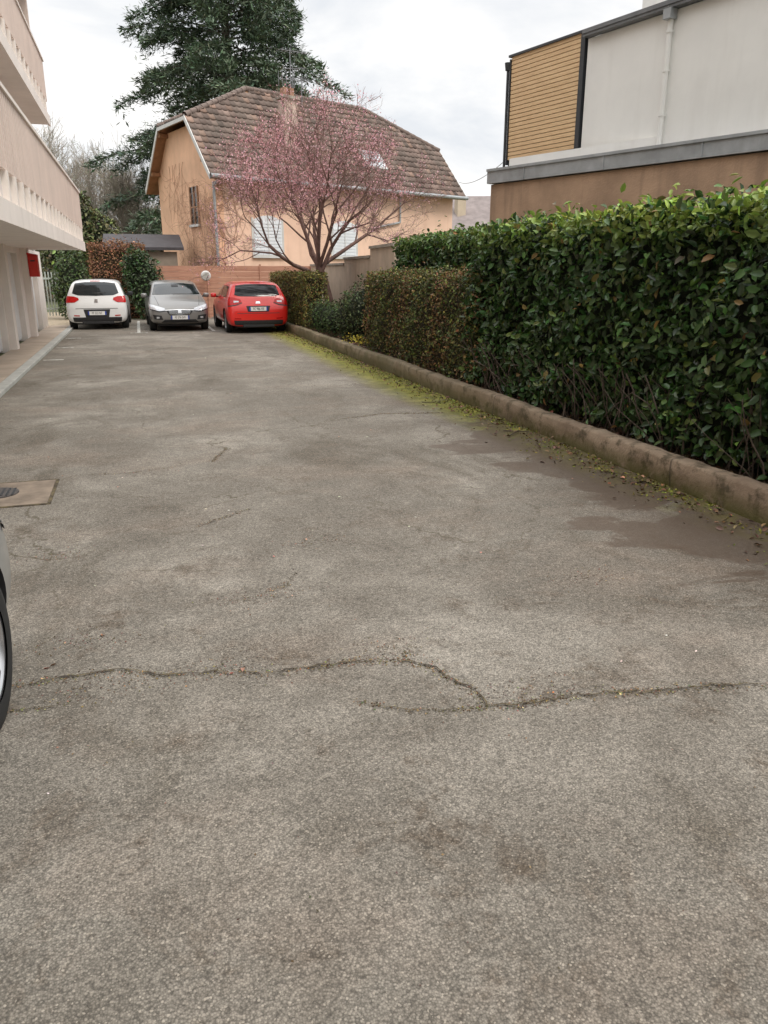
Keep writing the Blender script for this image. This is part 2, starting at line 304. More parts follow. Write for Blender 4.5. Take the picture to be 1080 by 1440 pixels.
tubes('fallen_sticks',[(np.array([3.45,6.9,.012]),.006,np.array([3.62,7.05,.03]),.004),(np.array([3.5,7.15,.012]),.007,np.array([3.72,6.98,.02]),.004),(np.array([3.3,9.1,.01]),.005,np.array([3.5,9.0,.02]),.004)],M['bark'],None,5)
pl=Acc()
for x in (-.08,1.90): pl.box(x-.04,x+.04,22.0,27.2,.002,.005)
pl.box(-.3,.15,21.96,22.04,.0055,.007).box(1.62,2.12,21.96,22.04,.0055,.007)
for y in (15.7,18.2,20.7): pl.box(-1.8,-1.45,y-.04,y+.04,.002,.005)
pl.out('parking_lines',M['paint'])

# ------------------------------------------------------------ hedges
def hedge(name,x0,x1,y0,y1,z0,z1,dens,size,colfn,mat,core,lump=.07,depth=.16,shoots=0.,normal_j=.7,wr=.5,simple=False,top_w=1.,coreinset=.17):
    e=empty(name); Ps=[];Ns=[];Ds=[]
    def add(n,fn,nv,w=1.):
        n=int(n*w); u=R.random(n);v=R.random(n); p=fn(u,v); dd=R.exponential(depth*.5,n); dd=np.minimum(dd,depth*1.6)
        off=lump*lumps(p[:,1]*1.3+p[:,0],p[:,2]*1.5+p[:,0]*.7)-dd+R.normal(size=n)*.02
        p=p+np.array(nv)*off[:,None]; Ps.append(p);Ns.append(np.tile(np.array(nv,float),(n,1)));Ds.append(dd)
    LX,LY,LZ=x1-x0,y1-y0,z1-z0
    add(dens*LY*LZ,lambda u,v:np.column_stack([np.full(len(u),x0),y0+u*LY,z0+v*LZ]),(-1,0,0))
    add(dens*LY*LZ*.3,lambda u,v:np.column_stack([np.full(len(u),x1),y0+u*LY,z0+v*LZ]),(1,0,0))
    add(dens*LX*LZ,lambda u,v:np.column_stack([x0+u*LX,np.full(len(u),y0),z0+v*LZ]),(0,-1,0))
    add(dens*LX*LZ,lambda u,v:np.column_stack([x0+u*LX,np.full(len(u),y1),z0+v*LZ]),(0,1,0))
    add(dens*LX*LY*top_w,lambda u,v:np.column_stack([x0+u*LX,y0+v*LY,np.full(len(u),z1)]),(0,0,1))
    P=np.concatenate(Ps);Nn=np.concatenate(Ns);D=np.concatenate(Ds)
    ex=np.maximum(0,.14-np.minimum(P[:,0]-x0,x1-P[:,0])); P[:,2]-=np.where(Nn[:,2]>.5,ex*.8,0)
    n=len(P)
    if shoots>0:
        s=(Nn[:,2]>.5)&(R.random(n)<.35); P[s,2]+=R.exponential(shoots,s.sum())
    NN=Nn+R.normal(size=(n,3))*normal_j+np.array([[0,0,.35]]); T=Nn*.5+R.normal(size=(n,3))*.8+np.array([[0,0,.15]])
    cols=colfn(P,Nn,D); 
    leaves('foliage',P,NN,R.uniform(size*.6,size*1.2,n),wr,cols,mat,e,T=T,simple=simple)
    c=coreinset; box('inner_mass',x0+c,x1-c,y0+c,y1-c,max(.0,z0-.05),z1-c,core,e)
    return e
def laurel_col(P,Nn,D):
    n=len(P); c=jit((.060,.118,.034),n,.42,.12)
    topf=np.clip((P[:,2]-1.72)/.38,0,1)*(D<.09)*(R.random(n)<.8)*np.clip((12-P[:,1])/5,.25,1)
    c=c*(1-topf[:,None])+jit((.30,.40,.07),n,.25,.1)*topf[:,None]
    young=(R.random(n)<.08)&(D<.08); c[young]=jit((.17,.26,.06),young.sum(),.2)
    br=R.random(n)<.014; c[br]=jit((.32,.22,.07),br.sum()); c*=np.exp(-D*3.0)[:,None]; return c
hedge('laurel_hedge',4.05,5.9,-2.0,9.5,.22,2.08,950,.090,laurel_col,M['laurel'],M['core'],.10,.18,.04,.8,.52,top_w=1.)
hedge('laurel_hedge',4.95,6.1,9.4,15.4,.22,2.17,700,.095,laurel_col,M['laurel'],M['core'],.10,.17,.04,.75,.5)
sg=[]
for i in range(320):
    y=R.uniform(-1.5,9.3); x=R.uniform(4.02,4.25); z=.15; p=np.array([x,y,z]); d_=np.array([R.normal()*.25,R.normal()*.4,1.]); d_/=np.linalg.norm(d_); r=R.uniform(.004,.011)
    for k in range(4):
        q=p+d_*.17; sg.append((p,r,q,r*.85)); p=q; r*=.85; d_=d_+R.normal(size=3)*.22; d_/=np.linalg.norm(d_)
tubes('hedge_stems',sg,M['bark'],bpy.data.objects['laurel_hedge'],4)
def brown_col(P,Nn,D):
    n=len(P); c=jit((.115,.13,.045),n,.35,.15); b=(lumps(P[:,1]*1.7,P[:,2]*1.2)+R.normal(size=n)*.5)>.25
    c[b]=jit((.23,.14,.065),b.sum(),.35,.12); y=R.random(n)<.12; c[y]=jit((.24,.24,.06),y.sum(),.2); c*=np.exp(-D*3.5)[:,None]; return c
def beech_col(P,Nn,D):
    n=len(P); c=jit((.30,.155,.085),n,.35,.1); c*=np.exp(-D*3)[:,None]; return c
def yg_col(P,Nn,D):
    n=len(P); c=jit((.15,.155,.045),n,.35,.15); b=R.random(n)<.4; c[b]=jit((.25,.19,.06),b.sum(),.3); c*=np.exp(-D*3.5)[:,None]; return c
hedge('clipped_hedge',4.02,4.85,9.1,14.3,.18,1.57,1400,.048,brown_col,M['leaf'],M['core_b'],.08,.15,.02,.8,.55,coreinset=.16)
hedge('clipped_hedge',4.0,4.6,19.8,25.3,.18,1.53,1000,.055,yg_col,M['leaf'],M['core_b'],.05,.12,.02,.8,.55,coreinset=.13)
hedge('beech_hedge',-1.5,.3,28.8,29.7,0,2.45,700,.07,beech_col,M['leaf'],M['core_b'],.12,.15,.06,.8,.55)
def shrub(name,blobs,dens,size,base,mat,wr=.5,core=True):
    e=empty(name); Ps=[];Ns=[];Cs=[]
    for (cx,cy,cz,rx,ry,rz) in blobs:
        n=int(dens*(rx*ry+ry*rz+rx*rz)*4); dv=unit(R.normal(size=(n,3))); rr=1-np.minimum(R.exponential(.14,n),.6)
        lm=1+.16*lumps(dv[:,0]*3+cx,dv[:,2]*3+cy); p=dv*(rr*lm)[:,None]*np.array([rx,ry,rz])+np.array([cx,cy,cz]); k=p[:,2]>.05
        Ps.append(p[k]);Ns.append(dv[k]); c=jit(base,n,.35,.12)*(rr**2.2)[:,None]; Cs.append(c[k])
        if core:
            bm=bmesh.new(); bmesh.ops.create_icosphere(bm,subdivisions=2,radius=1)
            for v in bm.verts: v.co=Vector((v.co.x*rx*.72+cx,v.co.y*ry*.72+cy,max(.02,v.co.z*rz*.72+cz)))
            me=bpy.data.meshes.new('inner'); bm.to_mesh(me); bm.free(); me.materials.append(M['core']); link(bpy.data.objects.new('inner_mass',me),e)
    P=np.concatenate(Ps);Nn=np.concatenate(Ns);C=np.concatenate(Cs);n=len(P)
    leaves('foliage',P,Nn+R.normal(size=(n,3))*.7+np.array([[0,0,.3]]),R.uniform(size*.6,size*1.3,n),wr,C,mat,e,T=Nn+R.normal(size=(n,3))*.7)
    return e
shrub('evergreen_shrub',[(4.45,15.9,.75,.42,.5,.68),(4.35,16.6,.6,.35,.4,.55)],500,.06,(.085,.11,.045),M['leaf'])
shrub('box_shrub',[(4.3,17.6,.5,.33,.42,.4),(4.35,18.5,.5,.35,.4,.42),(4.3,19.3,.5,.33,.35,.42)],600,.045,(.07,.11,.035),M['leaf'])
shrub('box_shrub',[(4.6,15.0,.45,.3,.4,.35),(4.9,14.6,.9,.3,.4,.75)],500,.06,(.14,.115,.045),M['leaf'])
shrub('laurel_shrub',[(.25,28.0,1.1,.6,.35,1.1),(.0,28.2,1.5,.45,.35,.85)],350,.11,(.065,.11,.04),M['laurel'])
shrub('laurel_shrub',[(-2.1,28.8,1.1,.6,.5,1.15)],350,.10,(.09,.14,.045),M['laurel'])
n=160; P=np.column_stack([R.normal(4.08,.10,n),R.normal(15.0,.35,n),R.uniform(.2,.38,n)]); leaves('yellow_flowers',P,R.normal(size=(n,3)),.03,.8,jit((.6,.5,.08),n,.15,.05),M['leaf'])

# ------------------------------------------------------------ trees
def grow(segs,tips,p,d,L,r,depth,maxd,up=.05,spread=.65,nsub=4,kids=(3,4),wob=.14,shr=.68,rs=.62,minr=.004,Q=None):
    Q=Q or R
    for k in range(nsub):
        d=d+Q.normal(size=3)*wob+np.array([0,0,up]); d/=np.linalg.norm(d); q=p+d*L/nsub; r2=max(minr,r*(1-.38/nsub)); segs.append((p,r,q,r2)); p=q; r=r2
        if depth<maxd and k>=1 and Q.random()<.75:
            s=Q.normal(size=3); s-=d*np.dot(s,d); s/=np.linalg.norm(s); nd=d+s*spread*Q.uniform(.8,1.4); nd/=np.linalg.norm(nd)
            grow(segs,tips,p,nd,L*shr*Q.uniform(.65,1),max(minr,r*rs),depth+1,maxd,up,spread,nsub,kids,wob,shr,rs,minr,Q)
        if depth>=maxd-1: tips.append((p,d.copy()))
    if depth<maxd:
        for k in range(Q.integers(*kids)):
            s=Q.normal(size=3); s-=d*np.dot(s,d); s/=np.linalg.norm(s); nd=d+s*spread*Q.uniform(.5,1); nd/=np.linalg.norm(nd)
            grow(segs,tips,p,nd,L*shr*Q.uniform(.75,1.1),max(minr,r*rs*1.15),depth+1,maxd,up,spread,nsub,kids,wob,shr,rs,minr,Q)
def cherry():
    e=empty('cherry_tree'); best=None
    for seed in range(7):     # pick the growth whose crown is balanced and as wide/tall as the real tree
        Q=np.random.default_rng(100+seed); segs=[];tips=[]; p=np.array([4.95,21.0,.1]); r=.14
        for k in range(5):
            q=p+np.array([-.03*k,.0,.34])+Q.normal(size=3)*.02; segs.append((p,r,q,r*.93)); p=q; r*=.93
        nl=8
        for i in range(nl):
            a=2*math.pi*i/nl+.3; el_=[.45,.85,.6,1.15,.45,.95,.7,1.25][i]; dd=np.array([math.cos(a)*math.cos(el_),math.sin(a)*math.cos(el_),math.sin(el_)])
            grow(segs,tips,p-np.array([0,0,Q.uniform(0,.35)]),dd,1.7,.062,0,4,.045,.66,4,(2,3),.12,.71,.56,.0035,Q)
        T=np.array([t_[0] for t_ in tips]); lo,hi=np.percentile(T[:,0],(2,98)); zt=np.percentile(T[:,2],99)
        sc=abs(lo-2.3)+abs(hi-7.4)+abs(zt-6.2)+.5*abs(np.mean(T[:,0])-4.85)
        if best is None or sc<best[0]: best=(sc,segs,tips,(lo,hi,zt))
    sc,segs,tips,info=best; print('cherry',info,len(segs))
    tubes('trunk_and_branches',segs,M['twig'],e,4)
    T=np.array([t_[0] for t_ in tips]); D=np.array([t_[1] for t_ in tips]); n=len(T)
    k=14000; idx=R.integers(0,n,k); leaves('fine_twigs',T[idx]+R.normal(size=(k,3))*.05,R.normal(size=(k,3)),R.uniform(.12,.30,k),.03,jit((.26,.17,.14),k,.2,.06),M['leaf'],e,T=D[idx]+R.normal(size=(k,3))*.6,simple=True)
    m=34000; idx=R.integers(0,n,m); 
    wgt=.5+.5*np.sin(T[:,0]*1.7+T[:,2]*2.1+1)*np.cos(T[:,1]*1.3)+np.clip((4.7-T[:,0])*.12,-.3,.2); keep=R.random(m)<np.clip(wgt[idx]+.08,.06,1)*.85
    idx=idx[keep]; k=len(idx); P=T[idx]+D[idx]*R.uniform(-.2,.16,(k,1))+R.normal(size=(k,3))*.055
    leaves('blossom',P,R.normal(size=(k,3)),R.uniform(.026,.048,k),.85,jit((.88,.50,.54),k,.15,.06),M['blossom'],e,simple=True)
cherry()
def bare_tree(loc,h,maxd=4,r=.14,up=.06,minr=.010):
    segs=[];tips=[]; grow(segs,tips,np.array(loc,float),np.array([0,0,1.]),h*.34,r,0,maxd,up,.55,5,(2,4),.10,.74,.6,minr); return segs,tips
e=empty('bare_trees'); allseg=[];alltips=[]
for (x,y,h) in [(-4.5,50,9.8),(-2.2,54,10.2),(-.3,50,8.6),(1.2,56,9.5),(-6,57,11),(-3.2,62,11.5),(.2,62,10),(-8,52,10)]:
    s_,t_=bare_tree((x,y,0),h*R.uniform(.9,1.1)); allseg+=s_; alltips+=t_
tubes('branches',allseg,M['bare'],e,3); print('bare segs',len(allseg))
T=np.array([q[0] for q in alltips]); k=min(22000,len(T)*3); idx=R.integers(0,len(T),k)
leaves('fine_twigs',T[idx]+R.normal(size=(k,3))*.15,R.normal(size=(k,3)),R.uniform(.3,.6,k),.045,jit((.38,.335,.27),k,.25,.06),M['leaf'],e,T=np.array([q[1] for q in alltips])[idx]+R.normal(size=(k,3))*.5,simple=True)
shrub('ivy_clad_tree',[(-2.6,44,4.0,.8,.9,1.4),(-1.9,44.5,2.9,1.5,1.3,1.5),(-3.3,45,2.2,1.5,1.3,1.9),(-.6,45,2.0,1.3,1.3,1.4)],110,.20,(.15,.165,.075),M['leaf'],core=True)
tubes('trunk',[(np.array([-2.5,44,0.]),.25,np.array([-2.6,44,4.5]),.12)],M['bark'],bpy.data.objects['ivy_clad_tree'],6)
def belt(name,rr,a0,a1,h,n,size,base):
    a=R.uniform(a0,a1,n); rad=rr+R.uniform(-6,6,n); hh=h*(1+.35*np.sin(a*23)+.2*np.sin(a*57+1)); z=hh*R.random(n)**.75
    P=np.column_stack([np.sin(a)*rad,np.cos(a)*rad,z]); c=jit(base,n,.3,.08)
    return leaves(name,P,R.normal(size=(n,3)),R.uniform(size*.6,size*1.3,n),.5,c,M['leaf'],simple=True)
belt('distant_trees',95,-1.0,1.2,6.0,22000,1.1,(.28,.26,.22))
n=9000; P=np.column_stack([R.uniform(-9,4,n),R.uniform(46,52,n),R.random(n)**1.3*3.2]); leaves('undergrowth',P,R.normal(size=(n,3)),R.uniform(.15,.4,n),.35,jit((.26,.22,.15),n,.35,.12),M['leaf'],simple=True)
def conifer():
    e=empty('cedar_tree'); base=np.array([5.6,46.5,0]); H=25.; segs=[]; P=[];T=[];Nn=[];C=[]
    for k in range(22): z0=k*H/22;z1=(k+1)*H/22; segs.append((base+np.array([0,0,z0]),.42*(1-z0/H)+.03,base+np.array([0,0,z1]),.42*(1-z1/H)+.03))
    nb=265
    for i in range(nb):
        z=2.4+(H-3.2)*(i/nb)**.95+R.normal()*.2; f=z/H
        Rm=9.6*(1-f)**.66*(.85+.15*math.sin(i*.7)) if f>.22 else 8.3*(.8+.2*math.sin(i)); Rm*=R.uniform(.62,1.10)
        a=i*2.399+R.normal()*.35; da=np.array([math.cos(a),math.sin(a),0]); side=np.array([-da[1],da[0],0])
        p=base+np.array([0,0,z]); npt=9; prev=p; r=.08*(1-f)+.02
        rise=R.uniform(.08,.36); pts=[p]
        for k in range(1,npt+1):
            u=k/npt; q=base+da*Rm*u+np.array([0,0,z+Rm*(rise*u-.38*u*u)])+side*math.sin(u*3+i)*.15; segs.append((prev,r,q,r*.85)); r*=.85; prev=q; pts.append(q)
        pts=np.array(pts)
        m=int(72*Rm); u=.12+.88*R.random(m)**.75; idx=u*npt; i0=np.minimum(idx.astype(int),npt-1); fr=(idx-i0)[:,None]; c=pts[i0]*(1-fr)+pts[i0+1]*fr
        wdt=(Rm*.28*(1.15-u))*(.5+.5*R.random(m)); sd=R.choice([-1,1],m)*R.random(m)**.7
        off=side[None]*(sd*wdt)[:,None]+da[None]*(np.abs(sd)*wdt*.7)[:,None]; q=c+off; q[:,2]-=np.abs(sd)*wdt*.28+R.exponential(.14,m)-.05
        P.append(q); T.append(off*.8+da[None]*.5+R.normal(size=(m,3))*.45+np.array([[0,0,-.15]])); Nn.append(np.array([[0,0,1.]])+R.normal(size=(m,3))*.55)
        sh=.75+.45*u+.1*R.normal(size=m); C.append(jit((.088,.122,.076),m,.25,.08)*np.clip(sh,.4,1.4)[:,None])
    P=np.concatenate(P);T=np.concatenate(T);Nn=np.concatenate(Nn);C=np.concatenate(C); n=len(P); print('cedar',n)
    tubes('trunk_and_branches',segs,M['bark'],e,5)
    leaves('needles',P,Nn,R.uniform(.22,.46,n),.26,C,M['leaf'],e,T=T,simple=True)
    k=n; leaves('needles_fine',P+R.normal(size=(k,3))*.20,Nn+R.normal(size=(k,3))*.6,R.uniform(.18,.40,k),.13,C*1.15,M['leaf'],e,T=T+R.normal(size=(k,3))*.7,simple=True)
conifer()

# ------------------------------------------------------------ peach house
HE=empty('peach_house')
DP=6.1; MD=DP/2; BE=DP+.5
def hp(s,d_,z): return (2.99+s*.907-d_*.291, 30.47+s*.421+d_*.957, z)
zr=8.5; ze=4.8; run=MD+.5; sl_=(zr-ze)/run
def zf(d_): return ze+(d_+.5)*sl_ if d_<=MD else zr-(d_-MD)*sl_
zk=6.94; dk0=(zk-ze)/sl_-.5; dk1=DP-dk0
box('front_wall',.02,12.5,0,.3,0,5.2,M['peach'],HE,fn=hp); box('back_wall',.02,12.5,DP-.3,DP,0,5.2,M['peach'],HE,fn=hp)
for nm,s0,m in (('gable_wall',0,M['peach2']),('right_gable_wall',12.2,M['peach'])):
    pts=[hp(s0,-.005,0),hp(s0,DP+.005,0),hp(s0,DP+.005,zf(DP)-.1),hp(s0,dk1+.05,6.8),hp(s0,dk0-.05,6.8),hp(s0,-.005,zf(0)-.1)]
    Acc().prism(pts,Vector(hp(.3,0,0))-Vector(hp(0,0,0))).out(nm,m,HE)
def rb(name,pts): Acc().prism(pts,(0,0,-.12)).out(name,M['wood'],HE)
rb('roof_front',[hp(-.4,-.5,ze),hp(12.9,-.5,ze),hp(12.9,dk0,zk),hp(9.2,MD,zr),hp(3,MD,zr),hp(-.4,dk0,zk)])
rb('roof_back',[hp(-.4,BE,ze),hp(12.9,BE,ze),hp(12.9,dk1,zk),hp(9.2,MD+.003,zr),hp(3,MD+.003,zr),hp(-.4,dk1,zk)])
rb('roof_hip_left',[hp(-.4,dk0+.003,zk),hp(-.4,dk1-.003,zk),hp(2.99,MD,zr)]); rb('roof_hip_right',[hp(12.9,dk0+.003,zk),hp(12.9,dk1-.003,zk),hp(9.21,MD,zr)])
def inpoly(a,b,poly):
    c=False;n=len(poly)
    for i in range(n):
        x1,y1=poly[i];x2,y2=poly[(i+1)%n]
        if (y1>b)!=(y2>b) and a<(x2-x1)*(b-y1)/(y2-y1)+x1: c=not c
    return c
def tiles(name,Pf,poly,tw,te,parent):
    V=[];F=[];C=[]; a0=min(p[0] for p in poly);a1=max(p[0] for p in poly);b0=min(p[1] for p in poly);b1=max(p[1] for p in poly)
    b=b0
    while b<b1:
        a=a0
        while a<a1:
            if inpoly(a+tw/2,b+te*.5,poly):
                base=len(V); hs=(.012,.06,.02,.02,.055); aa=(0,.18,.36,.8,1.0); jt=random.gauss(0,.005)
                for bb,hh in ((b-.03,.055),(b+te,.008)):
                    for x_,h_ in zip(aa,hs): V.append(Pf(a+x_*tw,bb,h_+hh+jt))
                for x_,h_ in zip(aa,hs): V.append(Pf(a+x_*tw,b-.03,0))
                col=np.array((.178,.128,.107))*math.exp(random.gauss(0,.24)); 
                if random.random()<.12: col=col*np.array((1.45,1.35,1.25))
                for i in range(4): F.append((base+i,base+i+1,base+5+i+1,base+5+i)); C.append(col)
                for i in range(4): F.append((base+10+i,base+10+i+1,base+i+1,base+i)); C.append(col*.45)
            a+=tw
        b+=te
    npmesh(name,V,F,M['tile'],parent,np.array(C))
LS=math.hypot(run,zr-ze); k1,k2=run/LS,(zr-ze)/LS; bk=(zk-ze)/k2
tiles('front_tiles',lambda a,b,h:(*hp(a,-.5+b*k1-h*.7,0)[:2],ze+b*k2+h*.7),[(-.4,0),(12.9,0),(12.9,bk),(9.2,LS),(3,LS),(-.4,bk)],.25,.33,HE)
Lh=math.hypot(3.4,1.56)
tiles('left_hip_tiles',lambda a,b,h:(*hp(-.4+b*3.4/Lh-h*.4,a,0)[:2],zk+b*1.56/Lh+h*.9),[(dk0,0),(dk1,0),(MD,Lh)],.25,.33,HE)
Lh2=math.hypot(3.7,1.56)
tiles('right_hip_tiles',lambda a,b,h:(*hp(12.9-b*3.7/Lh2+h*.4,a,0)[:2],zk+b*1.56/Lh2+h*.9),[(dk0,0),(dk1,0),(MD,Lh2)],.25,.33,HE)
def capline(p,q,n): 
    p=np.array(p);q=np.array(q); return [(p+(q-p)*i/n,.115,p+(q-p)*(i+1.12)/n,.095) for i in range(n)]
sg=capline(hp(3,MD,zr+.06),hp(9.2,MD,zr+.06),18)+capline(hp(-.4,dk0,7.0),hp(3,MD,zr+.06),12)+capline(hp(-.4,dk1,7.0),hp(3,MD,zr+.06),12)+capline(hp(12.9,dk0,7.0),hp(9.2,MD,zr+.06),12)
tubes('ridge_caps',sg,surf('ridge_tile',(.18,.135,.115),.85,.3,4,bstr=0),HE,8)
sg=Acc()
def vb(p,q,h=.2):
    p=Vector(p);q=Vector(q); dv=Vector(hp(-.04,0,0))-Vector(hp(0,0,0)); sg.prism([p,q,q-Vector((0,0,h)),p-Vector((0,0,h))],dv)
vb(hp(-.405,-.52,ze+.06),hp(-.405,dk0,7.0)); vb(hp(-.405,BE,ze+.06),hp(-.405,dk1,7.0)); vb(hp(-.405,dk0+.01,7.0),hp(-.405,dk1-.01,7.0),.16)
vb(hp(12.95,-.52,ze+.06),hp(12.95,dk0,7.0)); sg.out('verge_boards',M['trim'],HE)
tubes('gutter',[(np.array(hp(-.42,-.6,ze-.02)),.075,np.array(hp(12.95,-.6,ze-.04)),.075),(np.array(hp(-.1,-.09,ze-.15)),.05,np.array(hp(-.1,-.09,0)),.05),(np.array(hp(.0,-.5,ze-.05)),.05,np.array(hp(-.1,-.09,ze-.3)),.05),
   (np.array(hp(9.1,-.09,ze-.1)),.045,np.array(hp(9.1,-.09,3.6)),.045),(np.array(hp(9.1,-.09,3.6)),.045,np.array(hp(7.4,-.09,3.3)),.045)],M['zinc'],HE,8)
a=Acc(hp)
for dd in (.3,dk0,dk1,DP-.3): a.box(-.38,-.005,dd-.06,dd+.06,zf(dd)-.32,zf(dd)-.17)
a.out('verge_brackets',M['wood'],HE)
def shut(s0,s1,z0,z1,nm):
    n=10; pts=[hp(s0,-.03,z0),hp(s1,-.03,z0)]+[hp(s1+(s0-s1)*i/n,-.03,z1-.16+.16*math.sin(math.pi*i/n)) for i in range(n+1)]
    Acc().prism(pts,Vector(hp(0,.028,0))-Vector(hp(0,0,0))).out(nm+'_shutter',M['shutter'],HE)
    a=Acc(hp); 
    for k in range(int((z1-z0-.2)/.12)): a.box(s0+.03,s1-.03,-.055,-.031,z0+.04+k*.12,z0+.11+k*.12)
    a.out(nm+'_slats',M['shutter'],HE); a=Acc(hp); a.box(s0-.12,s1+.12,-.11,-.002,z0-.12,z0-.003); a.box(s0-.1,s0-.003,-.02,-.002,z0,z1-.1).box(s1+.003,s1+.1,-.02,-.002,z0,z1-.1).box((s0+s1)/2-.02,(s0+s1)/2+.02,-.065,-.056,z0,z1-.02); a.out(nm+'_surround',M['trim'],HE)
shut(1.55,2.82,2.17,3.6,'window'); shut(5.37,6.6,2.17,3.55,'window')
a=Acc(hp); a.box(-.012,-.002,1.7,2.5,3.3,4.65); a.out('gable_window_glass',M['glass'],HE)
a=Acc(hp); a.box(-.05,-.013,1.66,1.74,3.3,4.65).box(-.05,-.013,2.46,2.54,3.3,4.65).box(-.05,-.013,2.08,2.12,3.3,4.65).box(-.05,-.013,1.745,2.455,3.9,3.94); a.out('gable_window_frame',M['wood'],HE)
box('gable_window_sill',-.12,-.004,1.6,2.6,3.2,3.29,M['trim'],HE,fn=hp)
def rs_(s,b,h): x=hp(s,-.5+b*k1-h*.7,0); return (x[0],x[1],ze+b*k2+h*.7)
Acc(rs_).box(7.45,8.6,1.15,2.2,.03,.16).out('skylight_frame',M['trim'],HE); Acc(rs_).box(7.55,8.5,1.24,2.11,.15,.175).out('skylight_glass',surf('skylight_glass',(.6,.65,.7),.12,.45,3.5,bstr=0),HE)
box('chimney',3.6,4.2,.75,1.3,5.6,7.95,M['chim'],HE,fn=hp); box('chimney_cap',3.52,4.28,.67,1.38,7.95,8.05,M['conc'],HE,fn=hp)
a=Acc(hp); a.box(3.66,3.84,.85,1.2,8.05,8.35).box(3.95,4.13,.85,1.2,8.05,8.35); a.out('chimney_pots',surf('pot',(.34,.18,.11),.8,.2,5,bstr=0),HE)
def yagi(s,d_,z0,z1,ns,L,ang):
    p=np.array(hp(s,d_,z0));q=np.array(hp(s,d_,z1)); sgx=[(p,.024,q,.018)]; u=np.array([math.cos(ang),math.sin(ang),0]); v=np.array([-u[1],u[0],0])
    b0=q-np.array([0,0,.1]); sgx.append((b0-u*L*.35,.014,b0+u*L*.65,.014))
    for i in range(ns):
        c_=b0+u*L*(-.35+i/(ns-1)); l=.36-.02*i; sgx.append((c_-v*l,.009,c_+v*l,.009))
    return sgx
sg=yagi(4.25,1.3,6.6,9.85,8,1.2,.3)+yagi(5.1,2.6,8.0,9.6,6,.9,-.4)+yagi(5.6,2.7,8.0,9.3,5,.8,.9)
p=np.array(hp(5.0,2.6,9.1)); sg+=[(p-np.array([.5,0,0]),.012,p+np.array([.5,.2,0]),.012)]
for i in range(7): c_=p+np.array([-.5+i*.17,i*.03,0]); sg.append((c_-np.array([0,0,.28]),.009,c_+np.array([0,0,.28]),.009))
tubes('tv_antennas',sg,M['metal'],HE,5)
sg=[]
def vine(s,z,front,n,ang,r=.014):
    for k in range(n):
        ang+=R.normal()*.35; s2=s+math.cos(ang)*.16; z2=z+math.sin(ang)*.16
        if front: A_=hp(s,-.03,z);B_=hp(s2,-.03,z2)
        else:
            s2=min(max(s2,.0),6.0); A_=hp(-.03,s,z);B_=hp(-.03,s2,z2)
        if z2>4.7 and front or z2>6.2 or z2<.3: break
        sg.append((np.array(A_),r,np.array(B_),r*.93)); r=max(.004,r*.94); s,z=s2,z2
        if R.random()<.2 and n-k>4: vine(s,z,front,n-k-2,ang+R.choice([-1,1])*R.uniform(.4,1.1),r*.8)
for i in range(7): vine(.15+.1*i,1.5+.2*i,True,22,math.pi*.5+R.normal()*.25,.010)
for i in range(7): vine(.6+.3*i,4.6,True,12,-math.pi*.5+R.normal()*.5,.008)
for i in range(5): vine(.3+.5*i,.6,False,30,math.pi*.5+R.normal()*.2)
for i in range(5): vine(3.0+.4*i,5.6,False,16,-math.pi*.5+R.normal()*.5,.008)
tubes('climbing_vine',sg,surf('vine',(.33,.19,.13),.95,.3,5,bstr=0),HE,4); print('vine',len(sg))
def wire(p,q,sag,n=14):
    p=np.array(p,float);q=np.array(q,float); P=[p+(q-p)*i/n-np.array([0,0,sag*4*(i/n)*(1-i/n)]) for i in range(n+1)]; return [(P[i],.009,P[i+1],.009) for i in range(n)]
tubes('power_line',wire(hp(12.9,0,5.5),(8.2,17.4,3.95),.2),M['dark'],None,4)

e=empty('garden_shed'); box('walls',-.9,1.5,31,33.2,0,2.25,surf('shed_wall',(.3,.25,.2),.9,.2,2,bstr=0),e)
Acc().prism([(-1.1,30.8,2.3),(1.75,30.8,2.3),(1.75,33.4,2.85),(-1.1,33.4,2.85)],(0,0,.1)).out('roof',surf('shed_roof',(.06,.055,.06),.7,.2,3,bstr=0),e)
e=empty('wooden_fence'); a=Acc()
for px in range(3):
    x0=.55+px*1.82
    for k in range(9): a.box(x0,x0+1.76,28.32,28.35,.04+k*.19,.04+k*.19+.182)
a.out('boards',M['fence'],e); a=Acc()
for px in range(4): a.box(.55+px*1.82-.06,.55+px*1.82-.003,28.28,28.38,0,1.8)
a.out('posts',M['fence'],e); box('plinth',.5,6,28.30,28.45,0,.035,M['conc'],e)
e=empty('satellite_dish'); cyl('dish',(2.25,27.95,1.42),.17,.05,M['trim'],e,r2=.13); cyl('dish_face',(2.25,27.92,1.42),.09,.012,M['concg'],e); tubes('mount',[(np.array([2.25,28.0,1.42]),.02,np.array([2.25,28.3,1.3]),.02),(np.array([2.25,27.95,1.25]),.012,np.array([2.3,27.7,1.42]),.012)],M['metal'],e,6)
e=empty('boundary_wall'); M['block']=surf('block_wall',(.50,.40,.31),.9,.14,2,40,.3,.01,.4,(.27,.2,.14))
def wb(x0,y0,x1,y1,h,nm):
    dv=Vector((x1-x0,y1-y0,0)); nrm=Vector((dv.y,-dv.x,0)).normalized()*.2; Acc().prism([(x0,y0,0),(x0+nrm.x,y0+nrm.y,0),(x0+nrm.x,y0+nrm.y,h),(x0,y0,h)],dv).out(nm,M['block'],e)
    Acc().prism([(x0-nrm.x*.2,y0-nrm.y*.2,h),(x0+nrm.x*1.2,y0+nrm.y*1.2,h),(x0+nrm.x*1.2,y0+nrm.y*1.2,h+.06),(x0-nrm.x*.2,y0-nrm.y*.2,h+.06)],dv).out(nm+'_coping',M['conc'],e)
